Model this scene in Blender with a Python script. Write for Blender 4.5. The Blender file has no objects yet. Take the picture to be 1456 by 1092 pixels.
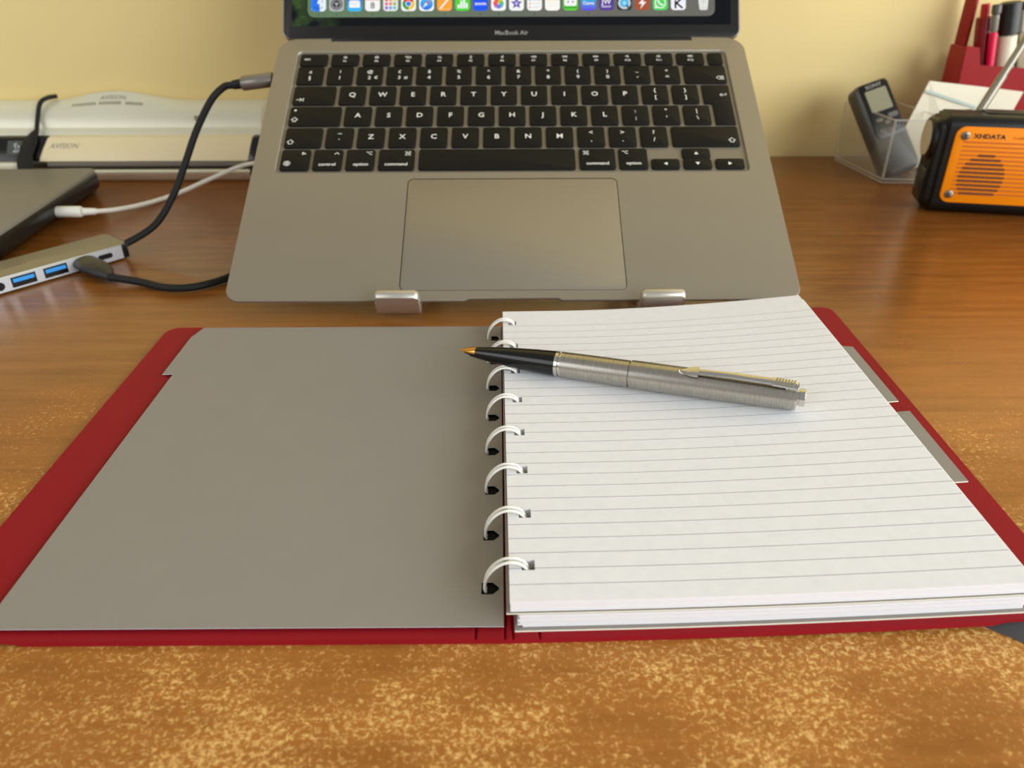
import bpy, bmesh, math, random
from mathutils import Vector, Matrix

# ------------------------------------------------------------------ camera, world, light, exposure
S = 0.000965                       # one scene unit (about a millimetre) in metres
scene = bpy.context.scene
COL = scene.collection
PIT, YAW, ROLL, CAMZ, FPX = 0.5224, -0.001, -0.0037, 185.62, 1121.9
fw = Vector((math.sin(YAW)*math.cos(PIT), math.cos(YAW)*math.cos(PIT), -math.sin(PIT)))
rt = Vector((math.cos(YAW), -math.sin(YAW), 0)); up = rt.cross(fw)
r2 = rt*math.cos(ROLL)+up*math.sin(ROLL); u2 = up*math.cos(ROLL)-rt*math.sin(ROLL)
cd = bpy.data.cameras.new('camera'); cam = bpy.data.objects.new('camera', cd); COL.objects.link(cam)
M3 = Matrix((r2, u2, -fw)).transposed()
cam.matrix_world = Matrix.Translation(Vector((0, 0, CAMZ))*S) @ M3.to_4x4()
cd.sensor_fit = 'HORIZONTAL'; cd.sensor_width = 36; cd.lens = FPX/1456*36
cd.clip_start = 0.01; cd.clip_end = 20
cd.dof.use_dof = True; cd.dof.focus_distance = 318*S; cd.dof.aperture_fstop = 14.5
scene.camera = cam

world = bpy.data.worlds.new('room_light'); scene.world = world; world.use_nodes = True
bg = world.node_tree.nodes['Background']
bg.inputs['Color'].default_value = (1.0, 0.975, 0.94, 1); bg.inputs['Strength'].default_value = 0.35

def area(name, loc, target, sx, sy, power, color):
    d = bpy.data.lights.new(name, 'AREA'); d.shape = 'RECTANGLE'; d.size = sx; d.size_y = sy
    d.energy = power; d.color = color
    o = bpy.data.objects.new(name, d); COL.objects.link(o)
    o.location = Vector(loc)*S
    dirv = (Vector(target)-Vector(loc)).normalized()
    o.rotation_euler = dirv.to_track_quat('-Z', 'Y').to_euler()
    return o
area('window_daylight', (1550, -450, 580), (0, 350, 0), 2.7, 1.0, 58, (0.90, 0.96, 1.0))
area('far_side_fill_light', (-1700, -900, 1000), (-200, 500, 0), 1.4, 1.2, 12, (0.96, 0.98, 1.0))  # added fill light, lifts the left wall and softens the lid's shadow
scene.view_settings.view_transform = 'Standard'
scene.view_settings.look = 'None'
scene.view_settings.exposure = 0.0
scene.view_settings.gamma = 1.0
scene.view_settings.use_curve_mapping = False
try:
    scene.cycles.use_denoising = True
    scene.cycles.max_bounces = 10; scene.cycles.transparent_max_bounces = 16
except Exception:
    pass

# ------------------------------------------------------------------ materials
def lin(r, g, b):
    f = lambda c: (c/255/12.92) if c/255 <= 0.04045 else ((c/255+0.055)/1.055)**2.4
    return (f(r), f(g), f(b), 1)

MATS = {}
def mat(name, rgb, rough=0.5, metal=0.0, spec=0.5, noise=0.0, nscale=300.0, bump=0.0, bscale=900.0, coat=0.0, **kw):
    if name in MATS: return MATS[name]
    m = bpy.data.materials.new(name); m.use_nodes = True; nt = m.node_tree; b = nt.nodes['Principled BSDF']
    c = lin(*rgb)
    b.inputs['Base Color'].default_value = c
    b.inputs['Roughness'].default_value = rough; b.inputs['Metallic'].default_value = metal
    b.inputs['Specular IOR Level'].default_value = spec
    b.inputs['Coat Weight'].default_value = coat
    if noise or bump:
        tc = nt.nodes.new('ShaderNodeTexCoord')
    if noise:
        n = nt.nodes.new('ShaderNodeTexNoise'); n.inputs['Scale'].default_value = nscale; n.inputs['Detail'].default_value = 4
        nt.links.new(tc.outputs['Object'], n.inputs['Vector'])
        mx = nt.nodes.new('ShaderNodeMix'); mx.data_type = 'RGBA'
        mx.inputs[6].default_value = tuple(v*(1-noise) for v in c[:3])+(1,)
        mx.inputs[7].default_value = tuple(min(1, v*(1+noise)) for v in c[:3])+(1,)
        nt.links.new(n.outputs['Fac'], mx.inputs[0]); nt.links.new(mx.outputs[2], b.inputs['Base Color'])
    if bump:
        n2 = nt.nodes.new('ShaderNodeTexNoise'); n2.inputs['Scale'].default_value = bscale; n2.inputs['Detail'].default_value = 3
        nt.links.new(tc.outputs['Object'], n2.inputs['Vector'])
        bp = nt.nodes.new('ShaderNodeBump'); bp.inputs['Strength'].default_value = bump; bp.inputs['Distance'].default_value = 0.0002
        nt.links.new(n2.outputs['Fac'], bp.inputs['Height']); nt.links.new(bp.outputs['Normal'], b.inputs['Normal'])
    MATS[name] = m
    return m

def emit(rgb, strength=1.0):
    key = 'screen_%d_%d_%d' % tuple(rgb)
    if key in MATS: return MATS[key]
    m = bpy.data.materials.new(key); m.use_nodes = True; b = m.node_tree.nodes['Principled BSDF']
    b.inputs['Base Color'].default_value = (0.01, 0.01, 0.01, 1); b.inputs['Roughness'].default_value = 0.15
    b.inputs['Specular IOR Level'].default_value = 0.15
    b.inputs['Emission Color'].default_value = lin(*rgb); b.inputs['Emission Strength'].default_value = strength
    MATS[key] = m
    return m

def wood():
    m = bpy.data.materials.new('worn_varnished_wood'); m.use_nodes = True; nt = m.node_tree; N = nt.nodes; Lk = nt.links
    b = N['Principled BSDF']
    tc = N.new('ShaderNodeTexCoord')
    def mapping(sc):
        mp = N.new('ShaderNodeMapping'); mp.inputs['Scale'].default_value = sc
        Lk.new(tc.outputs['Object'], mp.inputs['Vector']); return mp
    def noise(sc, scale, detail=5, rough=0.55, dist=0.0):
        n = N.new('ShaderNodeTexNoise'); n.inputs['Scale'].default_value = scale; n.inputs['Detail'].default_value = detail
        n.inputs['Roughness'].default_value = rough; n.inputs['Distortion'].default_value = dist
        Lk.new(mapping(sc).outputs['Vector'], n.inputs['Vector']); return n
    def ramp(src, p0, p1, c0=(0, 0, 0, 1), c1=(1, 1, 1, 1)):
        r = N.new('ShaderNodeValToRGB'); r.color_ramp.elements[0].position = p0; r.color_ramp.elements[1].position = p1
        r.color_ramp.elements[0].color = c0; r.color_ramp.elements[1].color = c1
        Lk.new(src, r.inputs['Fac']); return r
    def math_(op, a, c):
        n = N.new('ShaderNodeMath'); n.operation = op; n.use_clamp = True
        for i, x in enumerate((a, c)):
            if isinstance(x, (int, float)): n.inputs[i].default_value = x
            else: Lk.new(x, n.inputs[i])
        return n.outputs[0]
    def mix(f, a, c):
        n = N.new('ShaderNodeMix'); n.data_type = 'RGBA'
        if isinstance(f, (int, float)): n.inputs[0].default_value = f
        else: Lk.new(f, n.inputs[0])
        for i, x in ((6, a), (7, c)):
            if isinstance(x, tuple): n.inputs[i].default_value = x
            else: Lk.new(x, n.inputs[i])
        return n.outputs[2]
    grain = noise((2.2, 26, 26), 6, 6, 0.6, 0.4)
    fine = noise((6, 120, 120), 10, 4, 0.6)
    broad = noise((1.2, 6, 6), 3.0, 3, 0.5)
    base = ramp(grain.outputs['Fac'], 0.28, 0.74, lin(112, 66, 24), lin(164, 106, 46)).outputs[0]
    base = mix(math_('MULTIPLY', ramp(fine.outputs['Fac'], 0.5, 0.75).outputs[0], 0.35), base, lin(90, 44, 12))
    base = mix(math_('MULTIPLY', ramp(broad.outputs['Fac'], 0.35, 0.7).outputs[0], 0.35), base, lin(150, 84, 24))
    # worn varnish: pale flecks, dense along the front edge of the desk, thinning towards the wall
    sep = N.new('ShaderNodeSeparateXYZ'); Lk.new(tc.outputs['Object'], sep.inputs[0])
    mr = N.new('ShaderNodeMapRange'); mr.inputs['From Min'].default_value = 0.19; mr.inputs['From Max'].default_value = 0.42
    mr.inputs['To Min'].default_value = 1.0; mr.inputs['To Max'].default_value = 0.0; Lk.new(sep.outputs['Y'], mr.inputs['Value'])
    patch = noise((1, 1.3, 1), 22, 4, 0.6)
    dens = math_('MULTIPLY', mr.outputs[0], ramp(patch.outputs['Fac'], 0.30, 0.62, (0.35, 0.35, 0.35, 1)).outputs[0])
    fl = noise((1, 1.1, 1), 520, 5, 0.78, 0.3)
    thr = math_('SUBTRACT', 0.655, math_('MULTIPLY', dens, 0.195))
    fleck = math_('MULTIPLY', math_('SUBTRACT', fl.outputs['Fac'], thr), 8.0)
    fleck = math_('MULTIPLY', fleck, math_('ADD', math_('MULTIPLY', dens, 1.0), 0.12))
    bleach = mix(math_('MULTIPLY', dens, 0.62), base, lin(192, 122, 44))
    col = mix(math_('MULTIPLY', fleck, 0.85), bleach, lin(240, 196, 118))
    Lk.new(col, b.inputs['Base Color'])
    ro = N.new('ShaderNodeMapRange'); Lk.new(dens, ro.inputs['Value'])
    ro.inputs['To Min'].default_value = 0.20; ro.inputs['To Max'].default_value = 0.5
    Lk.new(ro.outputs[0], b.inputs['Roughness'])
    b.inputs['Specular IOR Level'].default_value = 0.42
    bp = N.new('ShaderNodeBump'); bp.inputs['Strength'].default_value = 0.25; bp.inputs['Distance'].default_value = 0.0003
    Lk.new(fl.outputs['Fac'], bp.inputs['Height'])
    bpx = N.new('ShaderNodeBump'); bpx.inputs['Strength'].default_value = 0.10; bpx.inputs['Distance'].default_value = 0.0003
    Lk.new(grain.outputs['Fac'], bpx.inputs['Height']); Lk.new(bp.outputs['Normal'], bpx.inputs['Normal'])
    Lk.new(bpx.outputs['Normal'], b.inputs['Normal'])
    return m

def paper_ruled():
    m = bpy.data.materials.new('ruled_paper'); m.use_nodes = True; nt = m.node_tree; N = nt.nodes; Lk = nt.links
    b = N['Principled BSDF']; b.inputs['Roughness'].default_value = 0.75; b.inputs['Specular IOR Level'].default_value = 0.25
    uv = N.new('ShaderNodeUVMap'); uv.uv_map = 'page'
    sep = N.new('ShaderNodeSeparateXYZ'); Lk.new(uv.outputs[0], sep.inputs[0])
    def math_(op, a, c=0.0):
        n = N.new('ShaderNodeMath'); n.operation = op
        for i, x in enumerate((a, c)):
            if isinstance(x, (int, float)): n.inputs[i].default_value = x
            else: Lk.new(x, n.inputs[i])
        return n.outputs[0]
    v = sep.outputs['Y']
    q = math_('FRACT', math_('DIVIDE', math_('SUBTRACT', v, 7.4), 7.03))
    d = math_('MULTIPLY', math_('ABSOLUTE', math_('SUBTRACT', q, 0.5)), 1.0)
    line = math_('GREATER_THAN', d, 0.4812)
    line = math_('MULTIPLY', line, math_('LESS_THAN', v, 193.0))
    line = math_('MULTIPLY', line, math_('GREATER_THAN', v, 5.0))
    tc = N.new('ShaderNodeTexCoord')
    n = N.new('ShaderNodeTexNoise'); n.inputs['Scale'].default_value = 260; n.inputs['Detail'].default_value = 5
    Lk.new(tc.outputs['Object'], n.inputs['Vector'])
    mx = N.new('ShaderNodeMix'); mx.data_type = 'RGBA'; Lk.new(n.outputs['Fac'], mx.inputs[0])
    mx.inputs[6].default_value = lin(222, 222, 224); mx.inputs[7].default_value = lin(234, 234, 236)
    m2 = N.new('ShaderNodeMix'); m2.data_type = 'RGBA'; Lk.new(math_('MULTIPLY', line, 0.85), m2.inputs[0])
    Lk.new(mx.outputs[2], m2.inputs[6]); m2.inputs[7].default_value = lin(120, 120, 128)
    Lk.new(m2.outputs[2], b.inputs['Base Color'])
    bp = N.new('ShaderNodeBump'); bp.inputs['Strength'].default_value = 0.08; bp.inputs['Distance'].default_value = 0.0002
    Lk.new(n.outputs['Fac'], bp.inputs['Height']); Lk.new(bp.outputs['Normal'], b.inputs['Normal'])
    return m

def brushed():
    m = bpy.data.materials.new('brushed_steel'); m.use_nodes = True; nt = m.node_tree; N = nt.nodes; Lk = nt.links
    b = N['Principled BSDF']; b.inputs['Metallic'].default_value = 1.0
    tc = N.new('ShaderNodeTexCoord'); mp = N.new('ShaderNodeMapping'); mp.inputs['Scale'].default_value = (5200, 260, 260)
    Lk.new(tc.outputs['Object'], mp.inputs['Vector'])
    n = N.new('ShaderNodeTexNoise'); n.inputs['Scale'].default_value = 1.0; n.inputs['Detail'].default_value = 3
    Lk.new(mp.outputs[0], n.inputs['Vector'])
    r = N.new('ShaderNodeValToRGB'); r.color_ramp.elements[0].color = lin(170, 166, 156); r.color_ramp.elements[1].color = lin(198, 194, 184)
    r.color_ramp.elements[0].position = 0.3; r.color_ramp.elements[1].position = 0.7
    Lk.new(n.outputs['Fac'], r.inputs['Fac']); Lk.new(r.outputs[0], b.inputs['Base Color'])
    mr = N.new('ShaderNodeMapRange'); Lk.new(n.outputs['Fac'], mr.inputs['Value'])
    mr.inputs['To Min'].default_value = 0.25; mr.inputs['To Max'].default_value = 0.34
    Lk.new(mr.outputs[0], b.inputs['Roughness'])
    return m

def wallpaint():
    m = mat('cream_wall_paint', (238, 215, 150), rough=0.7, spec=0.2, noise=0.03, nscale=3.0, bump=0.05, bscale=60)
    return m

def glassy(name, white):
    """clear acrylic sheet: see-through, mirror-like at a glance angle, a trace of white haze"""
    m = bpy.data.materials.new(name); m.use_nodes = True; nt = m.node_tree; N = nt.nodes; Lk = nt.links
    N.remove(N['Principled BSDF']); out = N['Material Output']
    tr = N.new('ShaderNodeBsdfTransparent'); tr.inputs['Color'].default_value = (0.985, 0.983, 0.972, 1)
    gl = N.new('ShaderNodeBsdfGlossy'); gl.inputs['Roughness'].default_value = 0.04
    df = N.new('ShaderNodeBsdfDiffuse'); df.inputs['Color'].default_value = (0.86, 0.84, 0.78, 1)
    lw = N.new('ShaderNodeLayerWeight'); lw.inputs['Blend'].default_value = 0.5
    pw = N.new('ShaderNodeMath'); pw.operation = 'POWER'; Lk.new(lw.outputs['Facing'], pw.inputs[0]); pw.inputs[1].default_value = 4.0
    fr = N.new('ShaderNodeMath'); fr.operation = 'MULTIPLY_ADD'; Lk.new(pw.outputs[0], fr.inputs[0]); fr.inputs[1].default_value = 0.35; fr.inputs[2].default_value = 0.02
    m1 = N.new('ShaderNodeMixShader'); m1.inputs[0].default_value = white
    Lk.new(tr.outputs[0], m1.inputs[1]); Lk.new(df.outputs[0], m1.inputs[2])
    m2 = N.new('ShaderNodeMixShader'); Lk.new(fr.outputs[0], m2.inputs[0])
    Lk.new(m1.outputs[0], m2.inputs[1]); Lk.new(gl.outputs[0], m2.inputs[2]); Lk.new(m2.outputs[0], out.inputs['Surface'])
    return m

def wallpaper():
    m = bpy.data.materials.new('display_picture'); m.use_nodes = True; nt = m.node_tree; N = nt.nodes; Lk = nt.links
    b = N['Principled BSDF']; b.inputs['Base Color'].default_value = (0.004, 0.004, 0.004, 1)
    b.inputs['Roughness'].default_value = 0.12; b.inputs['Specular IOR Level'].default_value = 0.15
    tc = N.new('ShaderNodeTexCoord'); n = N.new('ShaderNodeTexNoise'); n.inputs['Scale'].default_value = 90; n.inputs['Detail'].default_value = 6
    Lk.new(tc.outputs['Object'], n.inputs['Vector'])
    sep = N.new('ShaderNodeSeparateXYZ'); Lk.new(tc.outputs['Object'], sep.inputs[0])
    r = N.new('ShaderNodeValToRGB'); r.color_ramp.elements[0].position = 0.4; r.color_ramp.elements[1].position = 0.68
    r.color_ramp.elements[0].color = lin(8, 14, 18); r.color_ramp.elements[1].color = lin(58, 82, 40)
    Lk.new(n.outputs['Fac'], r.inputs['Fac'])
    mr = N.new('ShaderNodeMapRange'); Lk.new(sep.outputs['X'], mr.inputs['Value'])
    mr.inputs['From Min'].default_value = -0.128; mr.inputs['From Max'].default_value = -0.112
    mx = N.new('ShaderNodeMix'); mx.data_type = 'RGBA'; Lk.new(mr.outputs[0], mx.inputs[0])
    Lk.new(r.outputs[0], mx.inputs[6]); mx.inputs[7].default_value = lin(7, 9, 15)
    Lk.new(mx.outputs[2], b.inputs['Emission Color']); b.inputs['Emission Strength'].default_value = 1.0
    return m

M_wood = wood(); M_ruled = paper_ruled(); M_steel = brushed(); M_wall = wallpaint(); M_acryl = glassy('clear_acrylic', 0.035); M_acredge = glassy('acrylic_edge', 0.30); M_disp = wallpaper()
M_paper = mat('white_paper_edge', (236, 235, 236), 0.8, spec=0.2)
M_cream = mat('cream_card_edge', (238, 236, 214), 0.7, spec=0.3)
M_grey = mat('grey_card', (143, 137, 129), 0.5, spec=0.2, noise=0.03, nscale=60, bump=0.12, bscale=260)
M_greylt = mat('pale_card_edge', (196, 200, 206), 0.5)
M_red = mat('red_leatherette', (142, 21, 31), 0.55, spec=0.14, noise=0.06, nscale=40, bump=0.15, bscale=1600)
M_ring = mat('white_ring_enamel', (238, 236, 226), 0.25, spec=0.5)
M_alu = mat('space_grey_aluminium', (157, 150, 136), 0.42, metal=0.7, noise=0.02, nscale=15)
M_aluwell = mat('aluminium_well', (140, 132, 116), 0.5, metal=0.6)
M_key = mat('black_key_plastic', (17, 16, 12), 0.55, spec=0.22)
M_leg = mat('white_legend_print', (225, 223, 212), 0.6)
M_dark = mat('dark_gap', (16, 15, 13), 0.6)
M_chin = mat('black_bezel_glass', (24, 23, 20), 0.25, spec=0.35)
M_bezlet = mat('grey_bezel_lettering', (150, 148, 140), 0.5)
M_silver = mat('silver_stand_metal', (205, 200, 188), 0.38, metal=0.8)
M_rubber = mat('black_rubber', (22, 22, 22), 0.6, spec=0.35)
M_blackpl = mat('black_gloss_plastic', (14, 14, 14), 0.22, spec=0.5)
M_pensec = mat('black_pen_plastic', (10, 10, 11), 0.16, spec=0.5)
M_gold = mat('gold_nib', (230, 170, 80), 0.22, metal=1.0)
M_chrome = mat('polished_chrome', (214, 212, 206), 0.12, metal=1.0)

# ------------------------------------------------------------------ helpers
def add(name, me, m, parent=None, loc=None, smooth=None):
    mats = m if isinstance(m, (list, tuple)) else [m]
    if not me.materials:
        for x in mats: me.materials.append(x)
    if smooth:
        for p in me.polygons: p.use_smooth = True
        me.set_sharp_from_angle(angle=math.radians(smooth))
    o = bpy.data.objects.new(name, me); COL.objects.link(o)
    if parent: o.parent = parent
    if loc is not None: o.location = loc
    return o

def pydata(name, verts, faces, sc=S):
    me = bpy.data.meshes.new(name)
    me.from_pydata([tuple(c*sc for c in v) for v in verts], [], faces); me.update()
    return me

def fixn(me):
    bm = bmesh.new(); bm.from_mesh(me); bmesh.ops.recalc_face_normals(bm, faces=bm.faces); bm.to_mesh(me); bm.free(); return me

def thing(name, label, cat, loc=(0, 0, 0), rot=None, group=None, sc=S):
    o = bpy.data.objects.new(name, None); COL.objects.link(o); o.empty_display_size = 0.01
    if rot is not None: o.matrix_world = Matrix.Translation(Vector(loc)*sc) @ rot.to_4x4()
    else: o.location = Vector(loc)*sc
    o['label'] = label; o['category'] = cat
    if group: o['group'] = group
    return o
def tag(o, label, cat, group=None):
    o['label'] = label; o['category'] = cat
    if group: o['group'] = group
    return o

def rr(w, h, r, n=6, cx=0, cy=0):
    r = min(r, w/2-1e-4, h/2-1e-4); pts = []
    for sx, sy, a0 in ((1, 1, 0), (-1, 1, 90), (-1, -1, 180), (1, -1, 270)):
        for k in range(n+1):
            a = math.radians(a0+90*k/n)
            pts.append((cx+sx*(w/2-r)+r*math.cos(a), cy+sy*(h/2-r)+r*math.sin(a)))
    return pts
def circle(r, n=24, cx=0, cy=0): return [(cx+r*math.cos(2*math.pi*k/n), cy+r*math.sin(2*math.pi*k/n)) for k in range(n)]
def offset(pts, d):
    out = []; n = len(pts)
    for i in range(n):
        p0 = Vector(pts[i-1]); p1 = Vector(pts[i]); p2 = Vector(pts[(i+1) % n])
        e1 = (p1-p0); e2 = (p2-p1)
        n1 = Vector((-e1.y, e1.x)).normalized() if e1.length > 1e-9 else Vector((0, 0))
        n2 = Vector((-e2.y, e2.x)).normalized() if e2.length > 1e-9 else n1
        nn = n1+n2
        if nn.length < 1e-6: nn = n1
        nn.normalize(); k = max(0.4, nn.dot(n1))
        out.append((p1.x+nn.x*d/k, p1.y+nn.y*d/k))
    return out

def prism_vf(outline, z0, z1, bev=0.0, bbev=0.0, axis='z'):
    rings = []
    if bbev: rings.append((offset(outline, bbev), z0)); rings.append((outline, z0+bbev))
    else: rings.append((outline, z0))
    if bev: rings.append((outline, z1-bev)); rings.append((offset(outline, bev*0.35), z1-bev*0.3)); rings.append((offset(outline, bev), z1))
    else: rings.append((outline, z1))
    n = len(outline); V = []; F = []
    for pts, z in rings:
        for x, y in pts:
            V.append((x, y, z) if axis == 'z' else ((x, -z, y) if axis == 'y' else (z, x, y)))
    for k in range(len(rings)-1):
        for i in range(n):
            j = (i+1) % n
            F.append((k*n+i, k*n+j, (k+1)*n+j, (k+1)*n+i))
    F.append(tuple(range(n-1, -1, -1))); F.append(tuple((len(rings)-1)*n+i for i in range(n)))
    return V, F
def prism(name, outline, z0, z1, m, parent=None, bev=0.0, bbev=0.0, axis='z', sc=S, loc=None, smooth=40, tf=None):
    V, F = prism_vf(outline, z0, z1, bev, bbev, axis)
    if tf: V = [tf(v) for v in V]
    return add(name, fixn(pydata(name, V, F, sc)), m, parent, loc, smooth)
def box(name, x0, x1, y0, y1, z0, z1, m, parent=None, bev=0.0, r=None, sc=S, tf=None):
    w, h = x1-x0, y1-y0
    r = r if r is not None else max(bev, 0.02)
    return prism(name, rr(w, h, r, 4, (x0+x1)/2, (y0+y1)/2), z0, z1, m, parent, bev, bev, 'z', sc, None, 40, tf)

def join_vf(parts):
    V = []; F = []
    for v, f in parts:
        o = len(V); V += list(v); F += [tuple(i+o for i in q) for q in f]
    return V, F

def catmull(P, n=8, closed=False):
    P = [Vector(p) for p in P]; out = []; L = len(P)
    rng = range(L if closed else L-1)
    for i in rng:
        g = (lambda k: P[k % L]) if closed else (lambda k: P[max(0, min(L-1, k))])
        a, b, c, d = g(i-1), g(i), g(i+1), g(i+2)
        for k in range(n):
            t = k/n
            out.append(0.5*((2*b)+(c-a)*t+(2*a-5*b+4*c-d)*t*t+(3*b-a-3*c+d)*t**3))
    if not closed: out.append(P[-1])
    return out
def tube_vf(P, r, n=10, closed=False):
    """r: number or list per point"""
    L = len(P); V = []; F = []; T = []
    for i in range(L):
        if closed: t = P[(i+1) % L]-P[i-1]
        else: t = P[min(L-1, i+1)]-P[max(0, i-1)]
        T.append(t.normalized())
    ref = Vector((0, 0, 1)) if abs(T[0].z) < 0.9 else Vector((0, 1, 0))
    nrm = (ref-T[0]*ref.dot(T[0])).normalized()
    for i in range(L):
        nrm = (nrm-T[i]*nrm.dot(T[i])).normalized(); bi = T[i].cross(nrm)
        ri = r[i] if isinstance(r, (list, tuple)) else r
        ra, rb = ri if isinstance(ri, tuple) else (ri, ri)
        for k in range(n):
            a = 2*math.pi*k/n; V.append(tuple(P[i]+nrm*math.cos(a)*ra+bi*math.sin(a)*rb))
    for i in range(L if closed else L-1):
        j = (i+1) % L
        for k in range(n):
            q = (k+1) % n; F.append((i*n+k, i*n+q, j*n+q, j*n+k))
    if not closed:
        F.append(tuple(range(n-1, -1, -1))); F.append(tuple((L-1)*n+k for k in range(n)))
    return V, F
def tube(name, P, r, m, parent=None, n=10, closed=False, sc=S):
    V, F = tube_vf(P, r, n, closed)
    return add(name, fixn(pydata(name, V, F, sc)), m, parent, None, 60)
def lathe_vf(prof, n=40):
    """prof: (x, r) along +x"""
    V = []; F = []
    for x, r in prof:
        for k in range(n):
            a = 2*math.pi*k/n; V.append((x, r*math.cos(a), r*math.sin(a)))
    for i in range(len(prof)-1):
        for k in range(n):
            q = (k+1) % n; F.append((i*n+k, i*n+q, (i+1)*n+q, (i+1)*n+k))
    F.append(tuple(range(n-1, -1, -1))); F.append(tuple((len(prof)-1)*n+k for k in range(n)))
    return V, F
def lathe(name, prof, m, parent=None, n=40, sc=S, smooth=30, tf=None):
    V, F = lathe_vf(prof, n)
    if tf: V = [tf(v) for v in V]
    return add(name, fixn(pydata(name, V, F, sc)), m, parent, None, smooth)

def grid_slab(name, xs, ys, mask, top, bot, m, parent=None, sc=S, uv=None, smooth=35, m_top=None):
    """solid sheet on a grid with cells left out where mask is False"""
    nx, ny = len(xs), len(ys); vid = {}; V = []; UVs = []
    def vert(i, j, k):
        key = (i, j, k)
        if key not in vid:
            vid[key] = len(V); V.append((top if k else bot)(xs[i], ys[j])); UVs.append((xs[i], ys[j]))
        return vid[key]
    F = []; mi = []
    ok = lambda i, j: 0 <= i < nx-1 and 0 <= j < ny-1 and mask((xs[i]+xs[i+1])/2, (ys[j]+ys[j+1])/2)
    for i in range(nx-1):
        for j in range(ny-1):
            if not ok(i, j): continue
            F.append((vert(i, j, 1), vert(i+1, j, 1), vert(i+1, j+1, 1), vert(i, j+1, 1))); mi.append(1)
            F.append((vert(i, j, 0), vert(i, j+1, 0), vert(i+1, j+1, 0), vert(i+1, j, 0))); mi.append(0)
            for (di, dj, a, b) in ((0, -1, (i, j), (i+1, j)), (1, 0, (i+1, j), (i+1, j+1)), (0, 1, (i+1, j+1), (i, j+1)), (-1, 0, (i, j+1), (i, j))):
                if not ok(i+di, j+dj):
                    F.append((vert(*a, 0), vert(*b, 0), vert(*b, 1), vert(*a, 1))); mi.append(0)
    me = pydata(name, V, F, sc)
    if uv:
        l = me.uv_layers.new(name=uv)
        for p in me.polygons:
            for li in p.loop_indices: l.data[li].uv = UVs[me.loops[li].vertex_index]
    o = add(name, me, [m, m_top or m], parent, None, smooth)
    for p, k in zip(me.polygons, mi): p.material_index = k
    return o
def cuts(*vals, step=8.0):
    vals = sorted(set(round(v, 4) for v in vals)); out = []
    for a, b in zip(vals, vals[1:]):
        n = max(1, int(math.ceil((b-a)/step)))
        out += [a+(b-a)*k/n for k in range(n)]
    return out+[vals[-1]]

def text_mesh(s, size, extr=0.0, align='CENTER', shear=0.0, bold=0.0, sc=S, xs=1.0):
    cu = bpy.data.curves.new('lettering', 'FONT'); cu.body = s; cu.size = size; cu.align_x = align; cu.align_y = 'CENTER'
    cu.shear = shear; cu.offset = bold; cu.extrude = extr; cu.resolution_u = 2
    ob = bpy.data.objects.new('lettering', cu)
    me = bpy.data.meshes.new_from_object(ob)
    bpy.data.objects.remove(ob); bpy.data.curves.remove(cu)
    V = [(v.co.x*xs, v.co.y, v.co.z) for v in me.vertices]; F = [tuple(p.vertices) for p in me.polygons]
    bpy.data.meshes.remove(me)
    return V, F
def strokes_vf(lines, w, z=0.0):
    V = []; F = []
    for ln in lines:
        for (x0, y0), (x1, y1) in zip(ln, ln[1:]):
            d = Vector((x1-x0, y1-y0))
            if d.length < 1e-6: continue
            d.normalize(); nx, ny = -d.y*w/2, d.x*w/2; ex, ey = d.x*w*0.4, d.y*w*0.4
            o = len(V)
            V += [(x0-ex+nx, y0-ey+ny, z), (x0-ex-nx, y0-ey-ny, z), (x1+ex-nx, y1+ey-ny, z), (x1+ex+nx, y1+ey+ny, z)]
            F.append((o, o+1, o+2, o+3))
    return V, F
def shift(vf, dx=0, dy=0, dz=0): return [(x+dx, y+dy, z+dz) for x, y, z in vf[0]], vf[1]

def px_ray(x, y): return fw + r2*((x-728)/FPX) - u2*((y-546)/FPX)
def at_z(x, y, z):
    d = px_ray(x, y); k = (z-CAMZ)/d.z; return Vector((0, 0, CAMZ))+d*k
def at_y(x, y, Y):
    d = px_ray(x, y); return Vector((0, 0, CAMZ))+d*(Y/d.y)

# ------------------------------------------------------------------ setting
wl = box('wall_back', -1800, 1800, 752, 800, -760, 1700, M_wall); wl['kind'] = 'structure'
fl = box('floor', -1800, 1800, -1800, 800, -780, -760, mat('floor_boards', (120, 92, 64), 0.6)); fl['kind'] = 'structure'
wl.data.name = 'wall_back'
desk = thing('desk', 'x', 'desk')
box('desk_top', -800, 900, -80, 751.5, -28, 0, M_wood, desk, bev=2.0, r=6)
for lx in (-770, 870):
    for ly in (-45, 715):
        box('leg', lx-24, lx+24, ly-24, ly+24, -759.5, -28, M_wood, desk, bev=2.0, r=4)
tag(desk, 'orange-brown wooden desk top with worn, pale-flecked varnish', 'desk')

# ------------------------------------------------------------------ laptop (local mm, tilted on its stand)
TILT = 0.5249; LYAW = 0.0028
eu = Vector((math.cos(LYAW), math.sin(LYAW), 0))
ev = Vector((-math.cos(TILT)*math.sin(LYAW), math.cos(TILT)*math.cos(LYAW), math.sin(TILT)))
en = eu.cross(ev)
LROT = Matrix((eu, ev, en)).transposed()
LORG = Vector((0.46, 395.38, 10.96))
MM = 0.001
def lapw(u, v, h): return LORG + (eu*u+ev*v+en*h)*1.0363      # to scene units

lap = thing('laptop', 'open grey aluminium laptop with black keys propped on a silver stand', 'laptop', LORG, LROT)

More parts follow.
